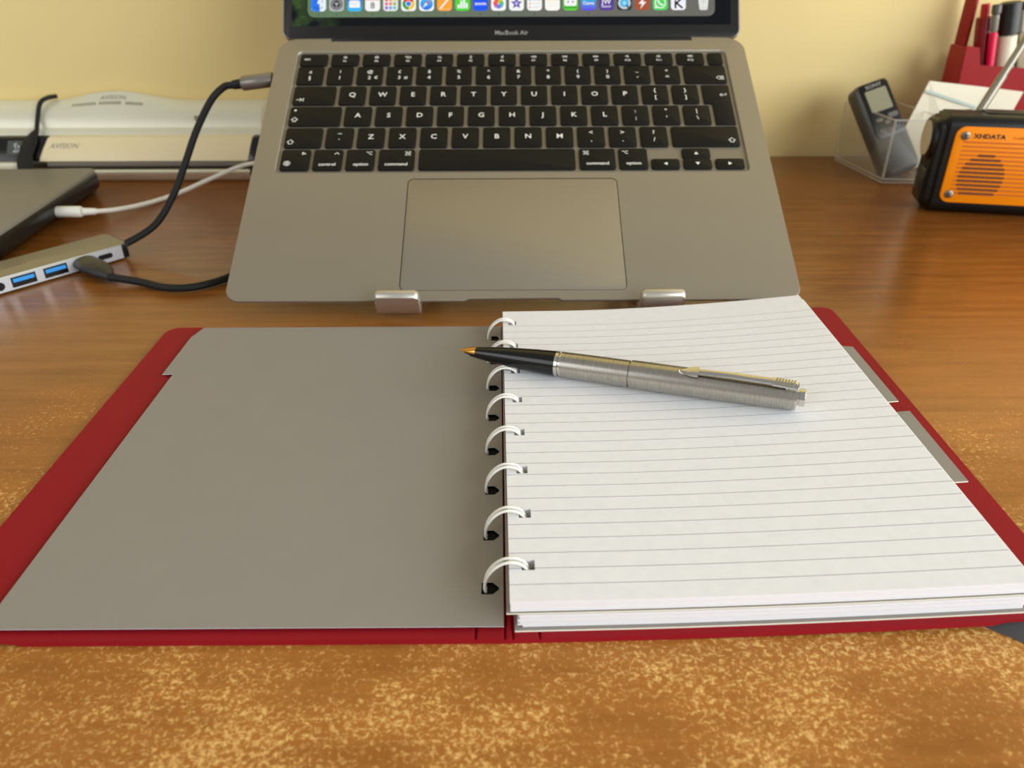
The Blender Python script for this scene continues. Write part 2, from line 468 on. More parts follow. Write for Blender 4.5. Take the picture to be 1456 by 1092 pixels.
def fill_loops(loops, z):
    bm = bmesh.new(); edges = []
    for lp in loops:
        vs = [bm.verts.new((x, y, z)) for x, y in lp]
        edges += [bm.edges.new((vs[i], vs[(i+1) % len(vs)])) for i in range(len(vs))]
    bmesh.ops.triangle_fill(bm, use_beauty=True, use_dissolve=False, edges=edges)
    bm.verts.index_update()
    V = [tuple(v.co) for v in bm.verts]; F = [tuple(v.index for v in f.verts) for f in bm.faces]
    bm.free(); return V, F
W2 = 152.05
outl = []
def arc(cx, cy, r, a0, a1, n=7): return [(cx+r*math.cos(math.radians(a0+(a1-a0)*k/n)), cy+r*math.sin(math.radians(a0+(a1-a0)*k/n))) for k in range(n+1)]
outl += [(-26, 0), (-23.5, 1.3), (23.5, 1.3), (26, 0)]
outl += arc(W2-8, 8, 8, -90, 0)+arc(W2-12, 212.4-12, 12, 0, 90)
outl += [(119, 212.4), (119, 209.6), (-119, 209.6), (-119, 212.4)]
outl += arc(-W2+12, 212.4-12, 12, 90, 180)+arc(-W2+8, 8, 8, 180, 270)
wellc = (0, (91.6+200.0)/2); wello = rr(278.6, 108.4, 3.5, 5, *wellc)
tpo = rr(121.2, 80.6, 3.6, 5, 0, 46.4)
parts = [fill_loops([outl, wello, tpo], 0.0)]
def ring_vf(a, za, b, zb):
    n = len(a); V = [(x, y, za(y) if callable(za) else za) for x, y in a]+[(x, y, zb(y) if callable(zb) else zb) for x, y in b]
    return V, [(i, (i+1) % n, n+(i+1) % n, n+i) for i in range(n)]
botz = lambda y: -3.0-7.0*y/212.4
o1 = offset(outl, -0.25); parts.append(ring_vf(outl, 0, o1, -0.3)); parts.append(ring_vf(o1, -0.3, o1, -1.6))
o2 = offset(outl, 3.0); parts.append(ring_vf(o1, -1.6, o2, botz))
n = len(o2); parts.append(([(x, y, botz(y)) for x, y in o2], [tuple(range(n))]))
V, F = join_vf(parts)
me = pydata('base', V, F, MM); bm = bmesh.new(); bm.from_mesh(me); bmesh.ops.remove_doubles(bm, verts=bm.verts, dist=1e-6)
bmesh.ops.recalc_face_normals(bm, faces=bm.faces); bm.to_mesh(me); bm.free()
add('base', me, M_alu, lap, None, 25)
V, F = join_vf([ring_vf(offset(wello, -0.02), 0.02, offset(wello, 0.5), -0.6), ring_vf(offset(wello, 0.5), -0.6, offset(wello, 0.6), -1.32)])
add('well_edge', fixn(pydata('well_edge', V, F, MM)), mat('bright_well_edge', (156, 150, 134), 0.5, metal=0.6), lap)
V, F = join_vf([
                (lambda o: ([(x, y, -1.3) for x, y in o], [tuple(range(len(o)))]))(offset(wello, 0.6))])
add('keyboard_well', fixn(pydata('keyboard_well', V, F, MM)), M_aluwell, lap)
prism('trackpad', rr(120.4, 79.8, 3.2, 5, 0, 46.4), -1.2, -0.06, M_alu, lap, bev=0.12, sc=MM)
V, F = join_vf([ring_vf(tpo, 0, tpo, -1.0), ([(x, y, -1.0) for x, y in tpo], [tuple(range(len(tpo)))])])
add('trackpad_gap', fixn(pydata('trackpad_gap', V, F, MM)), M_dark, lap)
V, F = lathe_vf([(-118.5, 2.2), (118.5, 2.2)], 20)
add('hinge', pydata('hinge', [(x, y+214.2, z-3.4) for x, y, z in V], F, MM), M_chin, lap, None, 30)

# keyboard
KP, KW, KH = 18.95, 16.6, 16.7
ROWS = {'num': 176.6, 'q': 158.0, 'a': 139.4, 'z': 120.8, 'sp': 102.4}
key_meshes = {}
def key(x0, x1, yc, kh, legend=None):
    w = round(x1-x0, 2); k = (w, kh)
    if k not in key_meshes:
        V, F = prism_vf(rr(w, kh, 1.6, 4), -1.25, -0.05, 0.35)
        me = fixn(pydata('key', V, F, MM)); me.materials.append(M_key)
        for p in me.polygons: p.use_smooth = True
        me.set_sharp_from_angle(angle=math.radians(40)); key_meshes[k] = me
    o = bpy.data.objects.new('key', key_meshes[k]); COL.objects.link(o); o.parent = lap
    o.location = Vector(((x0+x1)/2, yc, 0))*MM
    if legend:
        V, F = join_vf(legend)
        l = add('legend', pydata('legend', [(x, y, 0.0) for x, y, z in V], F, MM), M_leg, o)
        l.location = (0, 0, 0.00001)
    return o
T = lambda s, size, x=0, y=0, bold=0.05, al='CENTER': shift(text_mesh(s, size, bold=bold, align=al), x, y)
def sym(lines, w=0.42, x=0, y=0, k=1.0):
    return shift(strokes_vf([[(a*k, b*k) for a, b in ln] for ln in lines], w), x, y)
ringl = lambda r, n=14, cx=0, cy=0: [(cx+r*math.cos(2*math.pi*i/n), cy+r*math.sin(2*math.pi*i/n)) for i in range(n+1)]
ARROW = [[(-2, 0), (1.4, 0)], [(0, 1.2), (1.6, 0), (0, -1.2)], [(2.2, 1.3), (2.2, -1.3)]]
SHIFT = [[(0, 2), (-2, 0), (-1, 0), (-1, -1.6), (1, -1.6), (1, 0), (2, 0), (0, 2)]]
CAPS = [[(0, 2), (-2, 0), (-1, 0), (-1, -0.9), (1, -0.9), (1, 0), (2, 0), (0, 2)], [(-1, -1.7), (1, -1.7)]]
BACK = [[(-2.2, 0), (-0.8, 1.4), (2.2, 1.4), (2.2, -1.4), (-0.8, -1.4), (-2.2, 0)], [(0, 0.7), (1.4, -0.7)], [(0, -0.7), (1.4, 0.7)]]
RET = [[(2, 1.4), (2, 0), (-1.8, 0)], [(-0.6, 1.1), (-1.9, 0), (-0.6, -1.1)]]
CTRL = [[(-1.2, -0.6), (0, 0.7), (1.2, -0.6)]]
OPT = [[(-1.6, 1), (-0.5, 1), (0.6, -1), (1.7, -1)], [(0.5, 1), (1.7, 1)]]
CMD = [[(-0.6, -0.6), (0.6, -0.6), (0.6, 0.6), (-0.6, 0.6), (-0.6, -0.6)]]+[ringl(0.55, 8, sx*1.05, sy*1.05) for sx in (-1, 1) for sy in (-1, 1)]
def tri(k, rot):
    P = [(-1.1, -0.9), (1.1, -0.9), (0, 1.0)]; c, s_ = math.cos(rot), math.sin(rot)
    return [(k*(x*c-y*s_), k*(x*s_+y*c), 0) for x, y in P], [(0, 1, 2)]
fsym = [[ringl(0.5, 8)]+[[(0.8*math.cos(a), 0.8*math.sin(a)), (1.15*math.cos(a), 1.15*math.sin(a))] for a in [i*math.pi/4 for i in range(8)]],
        [ringl(0.65, 8)]+[[(0.9*math.cos(a), 0.9*math.sin(a)), (1.4*math.cos(a), 1.4*math.sin(a))] for a in [i*math.pi/4 for i in range(8)]],
        [[(-1.6, 0.9), (0, 0.9), (0, -0.1), (-1.6, -0.1), (-1.6, 0.9)], [(0.4, 0.6), (1.7, 0.6), (1.7, -0.9), (-0.4, -0.9), (-0.4, -0.5)]],
        [ringl(0.9, 10), [(0.7, -0.7), (1.4, -1.3)]],
        [ringl(0.6, 8, 0, 0.5), [(0, -0.1), (0, -1.2)], [(-0.6, -1.2), (0.6, -1.2)]],
        [[(1.0, 0.9), (0.1, 0.8), (-0.6, 0.1), (-0.3, -0.8), (0.6, -1.1), (0, -0.2), (1.0, 0.9)]],
        [[(0, 0.8), (-1.5, 0), (0, -0.8), (0, 0.8)], [(1.6, 0.8), (0.1, 0), (1.6, -0.8), (1.6, 0.8)]],
        [[(-1.2, 0.8), (0.2, 0), (-1.2, -0.8), (-1.2, 0.8)], [(0.7, 0.8), (0.7, -0.8)], [(1.3, 0.8), (1.3, -0.8)]],
        [[(-1.6, 0.8), (-0.1, 0), (-1.6, -0.8), (-1.6, 0.8)], [(0, 0.8), (1.5, 0), (0, -0.8), (0, 0.8)]],
        [[(-1, 0.4), (-0.4, 0.4), (0.5, 1), (0.5, -1), (-0.4, -0.4), (-1, -0.4), (-1, 0.4)]],
        [[(-1.2, 0.4), (-0.6, 0.4), (0.3, 1), (0.3, -1), (-0.6, -0.4), (-1.2, -0.4), (-1.2, 0.4)], [(0.8, 0.5), (1.1, 0), (0.8, -0.5)]],
        [[(-1.4, 0.4), (-0.8, 0.4), (0.1, 1), (0.1, -1), (-0.8, -0.4), (-1.4, -0.4), (-1.4, 0.4)], [(0.6, 0.5), (0.9, 0), (0.6, -0.5)], [(1.2, 0.9), (1.7, 0), (1.2, -0.9)]]]
FY, FH = 191.7, 11.0
key(-136.7, -118.9, FY, FH, [T('esc', 3.2, -4.2, 0.6)])
x = -116.6
for i in range(12):
    key(x, x+17.9, FY, FH, [sym(fsym[i], 0.36, 0, 2.2), T('F%d' % (i+1), 2.5, 0, -1.6)]); x += 20.3
key(127.0, 136.5, FY, FH)
# number row
up_, lo_ = '±!@£$%^&*()_+', '§1234567890-='
x = -136.7
for i in range(13):
    lg = [T(up_[i], 3.9, 0, 3.2), T(lo_[i], 4.3, 0, -2.4)]
    if lo_[i] == '2': lg.append(T('€', 3.6, 4.2, -2.4))
    if lo_[i] == '3': lg.append(T('#', 3.6, 4.2, -2.4))
    key(x, x+KW, ROWS['num'], KH, lg); x += KP
key(109.9, 136.6, ROWS['num'], KH, [sym(BACK, 0.4, 9, -3.6)])
key(-136.7, -110.4, ROWS['q'], KH, [sym(ARROW, 0.42, -8.6, -4.0)])
x = -108.05
for ch in 'QWERTYUIOP':
    key(x, x+KW, ROWS['q'], KH, [T(ch, 5.4, 0, 0.3, 0.07)]); x += KP
for a, b in ('{[', '}]'):
    key(x, x+KW, ROWS['q'], KH, [T(a, 4.4, 0, 3.3), T(b, 4.4, 0, -2.8)]); x += KP
# stepped return key
RX0, RX1, RL = 119.6, 136.6, 124.6
ol = [(RX1, 131.1), (RX1, 166.3), (RX0, 166.3), (RX0, 149.7), (RL, 149.7), (RL, 131.1)]
V, F = prism_vf(offset(ol, 0.0), -1.25, -0.05, 0.35)
rk = add('key', fixn(pydata('key', V, F, MM)), M_key, lap, None, 40)
V, F = sym(RET, 0.42, 132, 157); add('legend', pydata('legend', [(a, b, -0.03) for a, b, c in V], F, MM), M_leg, rk)
key(-136.7, -105.1, ROWS['a'], KH, [sym(CAPS, 0.42, -12.2, -3.2), shift(([(a, b, 0) for a, b in circle(0.8, 10)], [tuple(range(10))]), -12.6, 5.0)])
x = -102.95
for ch in 'ASDFGHJKL':
    key(x, x+KW, ROWS['a'], KH, [T(ch, 5.4, 0, 0.3, 0.07)]); x += KP
for a, b in (':;', '"\'', '|\\'):
    key(x, x+KW, ROWS['a'], KH, [T(a, 4.4, 0, 3.3), T(b, 4.4, 0, -2.8)]); x += KP
key(-136.7, -114.5, ROWS['z'], KH, [sym(SHIFT, 0.42, -7.4, -3.8)])
x = -112.3
key(x, x+KW, ROWS['z'], KH, [T('~', 4.4, 0, 3.3), T('`', 4.4, 0, -2.8)]); x += KP
for ch in 'ZXCVBNM':
    key(x, x+KW, ROWS['z'], KH, [T(ch, 5.4, 0, 0.3, 0.07)]); x += KP
for a, b in ('<,', '>.', '?/'):
    key(x, x+KW, ROWS['z'], KH, [T(a, 4.4, 0, 3.3), T(b, 4.4, 0, -2.8)]); x += KP
key(96.2, 136.6, ROWS['z'], KH, [sym(SHIFT, 0.42, 15.6, -3.6)])
sp = ROWS['sp']
key(-136.7, -119.6, sp, KH, [T('fn', 3.2, 4.6, 5.0), sym([ringl(1.9), ringl(0.9, 10), [(-1.9, 0), (1.9, 0)], [(0, -1.9), (0, 1.9)], [(-1.5, 1), (1.5, 1)], [(-1.5, -1), (1.5, -1)]], 0.32, -4.6, -3.0)])
key(-117.6, -100.4, sp, KH, [sym(CTRL, 0.45, 5.0, 5.0), T('control', 3.4, 0, -3.9)])
key(-98.3, -81.3, sp, KH, [sym(OPT, 0.42, 5.0, 5.0), T('option', 3.4, 0.6, -3.9)])
key(-79.1, -57.7, sp, KH, [sym(CMD, 0.36, 6.6, 4.8), T('command', 3.4, 0, -3.9)])
key(-55.3, 37.3, sp, KH)
key(39.6, 61.0, sp, KH, [sym(CMD, 0.36, -6.6, 4.8), T('command', 3.4, 0, -3.9)])
key(63.0, 80.0, sp, KH, [sym(OPT, 0.42, -4.6, 5.0), T('option', 3.4, 0, -3.9)])
ah = 8.15
key(81.9, 98.6, 98.1, ah, [tri(1.15, math.pi/2)])
key(100.8, 117.5, 106.6, ah, [tri(1.15, 0)])
key(100.8, 117.5, 98.1, ah, [tri(1.15, math.pi)])
key(119.8, 136.6, 98.1, ah, [tri(1.15, -math.pi/2)])

# lid with screen
LA = math.radians(28)
def lid_outline(w, tw, low, r):
    return [(-tw, low), (tw, low), (tw, 0)]+arc(w/2-r, r, r, -90, 0)+arc(w/2-9, 206-9, 9, 0, 90)+arc(-w/2+9, 206-9, 9, 90, 180)+arc(-w/2+r, r, r, 180, 270)+[(-tw, 0)]
V, F = prism_vf(lid_outline(302.6, 118.7, -3.6, 5.5), -4.2, -0.45, 0.2, 0.4)
lid = add('screen_lid', fixn(pydata('screen_lid', V, F, MM)), M_alu, lap, None, 40)
lid.matrix_local = Matrix.Translation(Vector((0, 212.6, 0.35))*MM) @ Matrix.Rotation(LA, 4, 'X')
prism('bezel', [(x, y*0.995+0.1) for x, y in lid_outline(300.6, 118.6, -3.4, 5.0)], -0.5, 0.0, M_chin, lid, bev=0.12, sc=MM)
prism('display', rr(290.0, 186, 0.6, 2, 0, 8.2+93), -0.1, 0.05, M_disp, lid, sc=MM)
V, F = text_mesh('MacBook Air', 4.1, bold=0.03)
add('lettering', pydata('lettering', [(a, b+3.2, 0.03) for a, b, c in V], F, MM), M_bezlet, lid)
def grad_mat(name, c0, c1, axis, a, b):
    m = bpy.data.materials.new(name); m.use_nodes = True; nt = m.node_tree; bs = nt.nodes['Principled BSDF']
    bs.inputs['Base Color'].default_value = (0.01, 0.01, 0.01, 1); bs.inputs['Roughness'].default_value = 0.15; bs.inputs['Specular IOR Level'].default_value = 0.15
    tc = nt.nodes.new('ShaderNodeTexCoord'); sep = nt.nodes.new('ShaderNodeSeparateXYZ'); nt.links.new(tc.outputs['Object'], sep.inputs[0])
    mr = nt.nodes.new('ShaderNodeMapRange'); nt.links.new(sep.outputs[axis], mr.inputs['Value'])
    mr.inputs['From Min'].default_value = a*MM; mr.inputs['From Max'].default_value = b*MM
    mx = nt.nodes.new('ShaderNodeMix'); mx.data_type = 'RGBA'; nt.links.new(mr.outputs[0], mx.inputs[0])
    mx.inputs[6].default_value = lin(*c0); mx.inputs[7].default_value = lin(*c1)
    nt.links.new(mx.outputs[2], bs.inputs['Emission Color']); bs.inputs['Emission Strength'].default_value = 1.0
    return m
M_dock = grad_mat('dock_glass', (98, 124, 92), (104, 104, 96), 'X', -120, 40)
prism('dock_bar', rr(269, 16.6, 4.5, 5, 0, 14.0+8.3), 0.03, 0.08, M_dock, lid, sc=MM)
# icons: layers of (outline, colour or material) in a 10 x 10 mm tile
WH = (244, 244, 242)
def star(r, k=0.45, n=5, cx=0, cy=0): return [(cx+(r if i % 2 == 0 else r*k)*math.sin(i*math.pi/n), cy+(r if i % 2 == 0 else r*k)*math.cos(i*math.pi/n)) for i in range(2*n)]
def wedge(r, a0, a1, r0=0.0, n=8):
    P = [(r*math.cos(math.radians(a0+(a1-a0)*i/n)), r*math.sin(math.radians(a0+(a1-a0)*i/n))) for i in range(n+1)]
    if r0: P += [(r0*math.cos(math.radians(a1+(a0-a1)*i/n)), r0*math.sin(math.radians(a1+(a0-a1)*i/n))) for i in range(n+1)]
    else: P.append((0, 0))
    return P
rect = lambda x0, y0, x1, y1: [(x0, y0), (x1, y0), (x1, y1), (x0, y1)]
tile = lambda: rr(9.8, 9.8, 2.3, 5)
ICONS = []
ICONS.append([(tile(), (232, 240, 248)), ([(0.3, 4.9), (-0.9, 0.2), (0.6, 0.2), (0.9, -4.9), (-2.6, -4.9), (-4.2, -4.4), (-4.9, -2.6), (-4.9, 2.6), (-4.2, 4.4), (-2.6, 4.9)], (36, 120, 240)),
              ('s', [[(-2.4, 1.2), (-2.4, 2.4)], [(2.4, 1.2), (2.4, 2.4)], [(-2.8, -1.8), (-1.2, -2.8), (1.2, -2.8), (2.8, -1.8)]], 0.35, (20, 40, 80))])
ICONS.append([(tile(), (176, 178, 180)), (circle(3.9), (66, 68, 70)), (circle(3.3), (150, 152, 154)), (circle(2.6), (60, 62, 64)),
              ('s', [[(0, 0), (2.6*math.cos(a), 2.6*math.sin(a))] for a in (0.5, 2.6, 4.7)], 0.5, (150, 152, 154)), (circle(0.8), (190, 190, 190))])
ICONS.append([(tile(), grad_mat('mail_blue', (60, 190, 245), (30, 90, 225), 'Y', -4.9, 4.9)), (rr(7.2, 5.0, 0.8), WH), ('s', [[(-3.4, 2.2), (0, -0.4), (3.4, 2.2)]], 0.3, (170, 190, 210))])
ICONS.append([(tile(), WH), ([(-4.9, 2.6), (4.9, 2.6), (4.6, 3.8), (3.8, 4.6), (2.6, 4.9), (-2.6, 4.9), (-3.8, 4.6), (-4.6, 3.8)], (226, 70, 62)), ('t', '8', 6.2, 0, -1.2, (90, 88, 84))])
pal = [(232, 90, 80), (240, 160, 60), (240, 205, 70), (228, 90, 160), (250, 120, 90), (120, 190, 90), (160, 90, 220), (90, 160, 230), (90, 200, 190)]
ICONS.append([(tile(), (226, 228, 226))]+[(rr(1.9, 1.9, 0.5, 3, (i % 3-1)*2.7, (1-i//3)*2.7), pal[i]) for i in range(9)])
ICONS.append([(tile(), WH), (wedge(4.1, 30, 150), (222, 60, 48)), (wedge(4.1, 150, 270), (44, 160, 76)), (wedge(4.1, -90, 30), (248, 200, 50)), (circle(2.0), WH), (circle(1.6), (56, 120, 235))])
ICONS.append([(tile(), WH), (circle(4.2), grad_mat('compass_blue', (40, 110, 230), (60, 190, 245), 'Y', -4, 4)), ([(2.6, 2.8), (0.7, -0.5), (-0.5, 0.7)], (235, 70, 60)), ([(-2.6, -2.8), (0.7, -0.5), (-0.5, 0.7)], WH)])
ICONS.append([(tile(), (250, 164, 48)), ('s', [[(-2.6, -3.0), (2.8, 3.6)]], 1.1, WH), ('s', [[(-3.6, -3.6), (3.4, -3.6)]], 0.35, (255, 214, 150))])
ICONS.append([(tile(), (76, 214, 46)), (rect(-3.3, -3.2, -1.9, -0.6), WH), (rect(-1.5, -3.2, -0.1, 2.0), WH), (rect(0.3, -3.2, 1.7, 3.6), WH), (rect(2.1, -3.2, 3.4, 0.4), WH)])
ICONS.append([(tile(), (18, 84, 240)), ('t', 'zoom', 3.3, 0, 0, WH)])
cols = [(250, 170, 40), (190, 210, 60), (90, 190, 90), (80, 180, 200), (90, 130, 220), (170, 110, 200), (230, 80, 120), (240, 90, 60)]
ICONS.append([(tile(), WH)]+[([(x_+2.0*math.cos(a), y_+2.0*math.sin(a)) for x_, y_ in circle(1.55, 14)], cols[i]) for i, a in enumerate([math.pi/2-i*math.pi/4 for i in range(8)])])
ICONS.append([(tile(), WH), (star(4.0), (88, 62, 170)), (star(1.7), (200, 190, 240))])
ICONS.append([(tile(), WH)]+[(circle(0.55, 10, -3.0, y_), c_) for y_, c_ in ((2.2, (70, 130, 230)), (-0.2, (232, 150, 70)), (-2.6, (232, 150, 70)))]
             + [('s', [[(-1.6, y_), (3.2, y_)]], 0.25, (200, 200, 200)) for y_ in (2.2, -0.2, -2.6)]+[(circle(1.7, 14, 3.6, 3.8), (232, 62, 56))])
ICONS.append([(tile(), (250, 248, 240)), ([(-4.9, 2.2), (4.9, 2.2), (4.6, 3.8), (3.8, 4.6), (2.6, 4.9), (-2.6, 4.9), (-3.8, 4.6), (-4.6, 3.8)], (246, 206, 90)), ('s', [[(-3.4, 0.2), (3.4, 0.2)], [(-3.4, -1.6), (3.4, -1.6)]], 0.2, (220, 216, 205))])
ICONS.append([(tile(), (90, 205, 60)), (rr(8.2, 6.0, 1.4, 4, 0, 1.2), WH), (circle(0.55, 10, -1.5, 0.9), (40, 40, 36)), (circle(0.55, 10, 1.5, 0.9), (40, 40, 36)), (rr(9.0, 0.9, 0.3, 2, 0, -2.9), (60, 150, 40))])
ICONS.append([(tile(), grad_mat('blue_violet', (100, 60, 235), (20, 190, 215), 'Y', -4.9, 4.9)), ('t', 'Canva', 3.0, 0, 0, WH)])
ICONS.append([(tile(), (84, 58, 150)), ('t', 'JW', 4.8, 0, 0.9, WH), ('t', 'LIBRARY', 1.7, 0, -2.4, (220, 210, 240))])
ICONS.append([(tile(), (44, 46, 50)), (circle(4.1), (206, 210, 214)), (circle(2.9), (70, 180, 235)), (circle(1.3), (150, 225, 250)), ('s', [[(1.6, -1.8), (3.2, -3.4)]], 1.1, (60, 64, 70))])
ICONS.append([(tile(), (168, 82, 48)), ([(1.6, 4.0), (-2.6, -0.6), (-0.2, -0.6), (-1.4, -4.0), (2.6, 0.8), (0.3, 0.8)], WH)])
ICONS.append([(tile(), (80, 214, 92)), (circle(3.7), WH), ([(-3.6, -3.7), (-3.3, -1.4), (-1.4, -3.3)], WH), (circle(3.0), (80, 214, 92)), ('s', [[(-1.3, 1.5), (-1.0, 0.2), (0.1, -0.9), (1.5, -1.3)]], 0.95, WH)])
ICONS.append([(tile(), (242, 240, 248)), ('s', [[(-1.9, 1.0), (-1.9, -3.2)], [(2.4, 3.2), (-1.2, -0.2), (2.4, -3.2)]], 1.25, (22, 20, 30)), (circle(0.8, 10, -1.9, 2.7), (22, 20, 30))])
TRASH = [([(-3.6, 4.9), (-2.7, -4.2), (-2.0, -4.9), (2.0, -4.9), (2.7, -4.2), (3.6, 4.9)], (226, 228, 222)), ('s', [[(-2.2, -3.6), (2.2, -3.6)]], 0.4, (200, 204, 196)), (circle(1.0, 12, 0, 0.6), (208, 212, 204))]
ICONS.append(TRASH)
for i, layers in enumerate(ICONS):
    cx = -127.3+11.885*i if i < 21 else 127.0
    ms = []; VV = []; FF = []; MI = []
    for k, L_ in enumerate(layers):
        if L_[0] == 's': vf = strokes_vf(L_[1], L_[2]); c = L_[3]
        elif L_[0] == 't': vf = shift(text_mesh(L_[1], L_[2], bold=0.06), L_[3], L_[4]); c = L_[5]
        else: vf = ([(a, b, 0) for a, b in L_[0]], [tuple(range(len(L_[0])))]); c = L_[1]
        m_ = c if isinstance(c, bpy.types.Material) else emit(c)
        if m_ not in ms: ms.append(m_)
        o_ = len(VV); VV += [(a, b, 0.012*k) for a, b, _ in vf[0]]; FF += [tuple(q+o_ for q in f) for f in vf[1]]; MI += [ms.index(m_)]*len(vf[1])
    me = pydata('dock_icon', VV, FF, MM)
    for m_ in ms: me.materials.append(m_)
    for p, q in zip(me.polygons, MI): p.material_index = q
    o = bpy.data.objects.new('dock_icon', me); COL.objects.link(o); o.parent = lid
    o.location = Vector((cx, 18.0+4.9, 0.1))*MM
V = []; F = []
for i in (0, 1, 2, 3, 5, 7, 9, 10, 12, 15, 19, 20):
    vf = shift(([(a, b, 0.1) for a, b in circle(0.4, 8)], [tuple(range(8))]), -127.3+11.885*i, 15.8); V, F = join_vf([(V, F), vf])
add('dock_dots', pydata('dock_dots', V, F, MM), emit((38, 48, 36)), lid)

# ------------------------------------------------------------------ laptop stand
st = thing('laptop_stand', 'silver metal laptop stand with two upturned front hooks', 'stand', LORG, LROT)
def standarm(u0, u1):
    hk = [(-0.6, 9.6), (-1.6, 10.6), (-4.4, 10.6), (-5.6, 9.4), (-5.6, -3.2), (-4.6, -6.0), (-2.0, -7.4), (175, -16.4), (175, -13.2), (4, -4.6), (1.4, -4.2), (-0.3, -2.6)]
    nn = len(hk); c = 2.0
    # side profile extruded across u, the corners of the upright softened
    V = []; F = []
    uu = [u0, u0+0.5, u0+c, u1-c, u1-0.5, u1]
    for k, u in enumerate(uu):
        for v, h in hk:
            hh = h
            if h > 8 and k in (0, 5): hh = h-2.4
            elif h > 8 and k in (1, 4): hh = h-0.9
            V.append((u, v, hh))
    for k in range(len(uu)-1):
        for i in range(nn):
            j = (i+1) % nn; F.append((k*nn+i, k*nn+j, (k+1)*nn+j, (k+1)*nn+i))
    F.append(tuple(range(nn))); F.append(tuple((len(uu)-1)*nn+i for i in range(nn)))
    a = add('arm', fixn(pydata('arm', V, F, MM)), M_silver, st, None, 45)
    add('rubber_pad', fixn(pydata('rubber_pad', *prism_vf(rr(u1-u0-5, 60, 2, 4, (u0+u1)/2, 60), -7.4, -6.2), MM)), M_rubber, a)
    o = bpy.data.objects['rubber_pad'] if False else a.children[0]
    for v in o.data.vertices: v.co.z -= (v.co.y-0.030)*0.049-0.0011
    return a
standarm(-71.6, -48.9); standarm(66.0, 88.6)
# legs and base of the stand, behind and below the laptop (given in scene units, turned into the stand's frame)
LINV = (Matrix.Translation(LORG*S) @ LROT.to_4x4()).inverted()
def in_stand(V): return [tuple(LINV @ (Vector(v)*S)) for v in V]
for u in (-60, 77):
    a = lapw(u, 120, -13.6); b = Vector((a.x, a.y+80, 9.5))
    V, F = tube_vf([a, b], [(5, 7), (5, 7)], 4)
    add('leg', fixn(pydata('leg', in_stand(V), F, 1)), M_silver, st)
    V, F = prism_vf(rr(24, 190, 6, 4, a.x, a.y+5), 0.05, 3.0, 0.5)
    add('foot_plate', fixn(pydata('foot_plate', in_stand(V), F, 1)), M_silver, st, None, 40)
a, b = lapw(-60, 150, -15.5), lapw(77, 150, -15.5)
V, F = tube_vf([a, b], 3.0, 10); add('cross_bar', fixn(pydata('cross_bar', in_stand(V), F, 1)), M_silver, st, None, 40)

# ------------------------------------------------------------------ notebook
nb = thing('notebook', 'open ring-bound notebook with red cover, grey dividers and ruled white pages', 'notebook', (-1.2, 169.8, 0))
A_L, A_R = math.radians(0.26), math.radians(1.57)
def ang(s):
    t = min(1, max(0, (s+9)/15)); t = t*t*(3-2*t); return A_L+(A_R-A_L)*t
def lift(s, v):
    t = max(0, (s-35)/122)**1.7
    return (3.0+(7.0-3.0)*max(0, min(1, v/208)))*t
def NP(s, v, h):
    a = ang(s); hf = 1-0.10*max(0, min(1, v/208)) if s > 0 and h > 3 else 1.0
    return (s*math.cos(a)-v*math.sin(a), s*math.sin(a)+v*math.cos(a), h*hf+lift(s, v))
# cover
SL, SR = -181.0, 176.0; V0, V1 = -3.6, 211.0
gro = [-10.2, -1.4, 1.0, 9.0]
gx = []
for g in gro: gx += [g-0.7, g, g+0.7]
cr = 7.0
xs = cuts(SL, SL+0.6, SL+2, SL+4, SL+cr, -150, -146, *gx, 146, 150, SR-cr, SR-4, SR-2, SR-0.6, SR, step=9)
ys = cuts(V0, V0+0.5, V1-cr, V1-4, V1-2, V1-0.6, V1, step=12)
def corner(s, v):
    # round the two outer back corners
    for e, sg in ((SL, -1), (SR, 1)):
        c = e-sg*cr
        if (s-c)*sg > 0:
            dx = abs(s-c); lim = V1-cr+math.sqrt(max(0, cr*cr-dx*dx))
            if v > V1-cr: return s, V1-cr+(v-(V1-cr))*(lim-(V1-cr))/cr
    return s, v
def ctop(s, v):
    z = 2.2
    if any(abs(s-g) < 0.01 for g in gro): z = 1.3
    s, v = corner(s, v); return NP(s, v, z)
def cbot(s, v):
    z = 0.03 if -147 < s < 147 else 1.25
    s, v = corner(s, v); return NP(s, v, z)
grid_slab('cover', xs, ys, lambda s, v: True, ctop, cbot, M_red, nb)
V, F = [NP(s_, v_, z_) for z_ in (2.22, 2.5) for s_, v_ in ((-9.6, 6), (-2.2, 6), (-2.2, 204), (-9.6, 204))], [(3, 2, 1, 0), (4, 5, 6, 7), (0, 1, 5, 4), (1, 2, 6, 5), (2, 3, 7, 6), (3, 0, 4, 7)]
add('hole_shade_strip', fixn(pydata('hole_shade_strip', V, F)), mat('painted_hole_shade', (12, 11, 10), 0.7, spec=0.15), nb)  # added black strip: paints the shade seen through the divider's punched holes
NR = 8; RV = [16.0+25.4*i for i in range(NR)]
def hole_cuts(h): 
    out = []
    for c in RV: out += [c-h, c+h]
    return out
inhole = lambda v, h: any(abs(v-c) < h for c in RV)
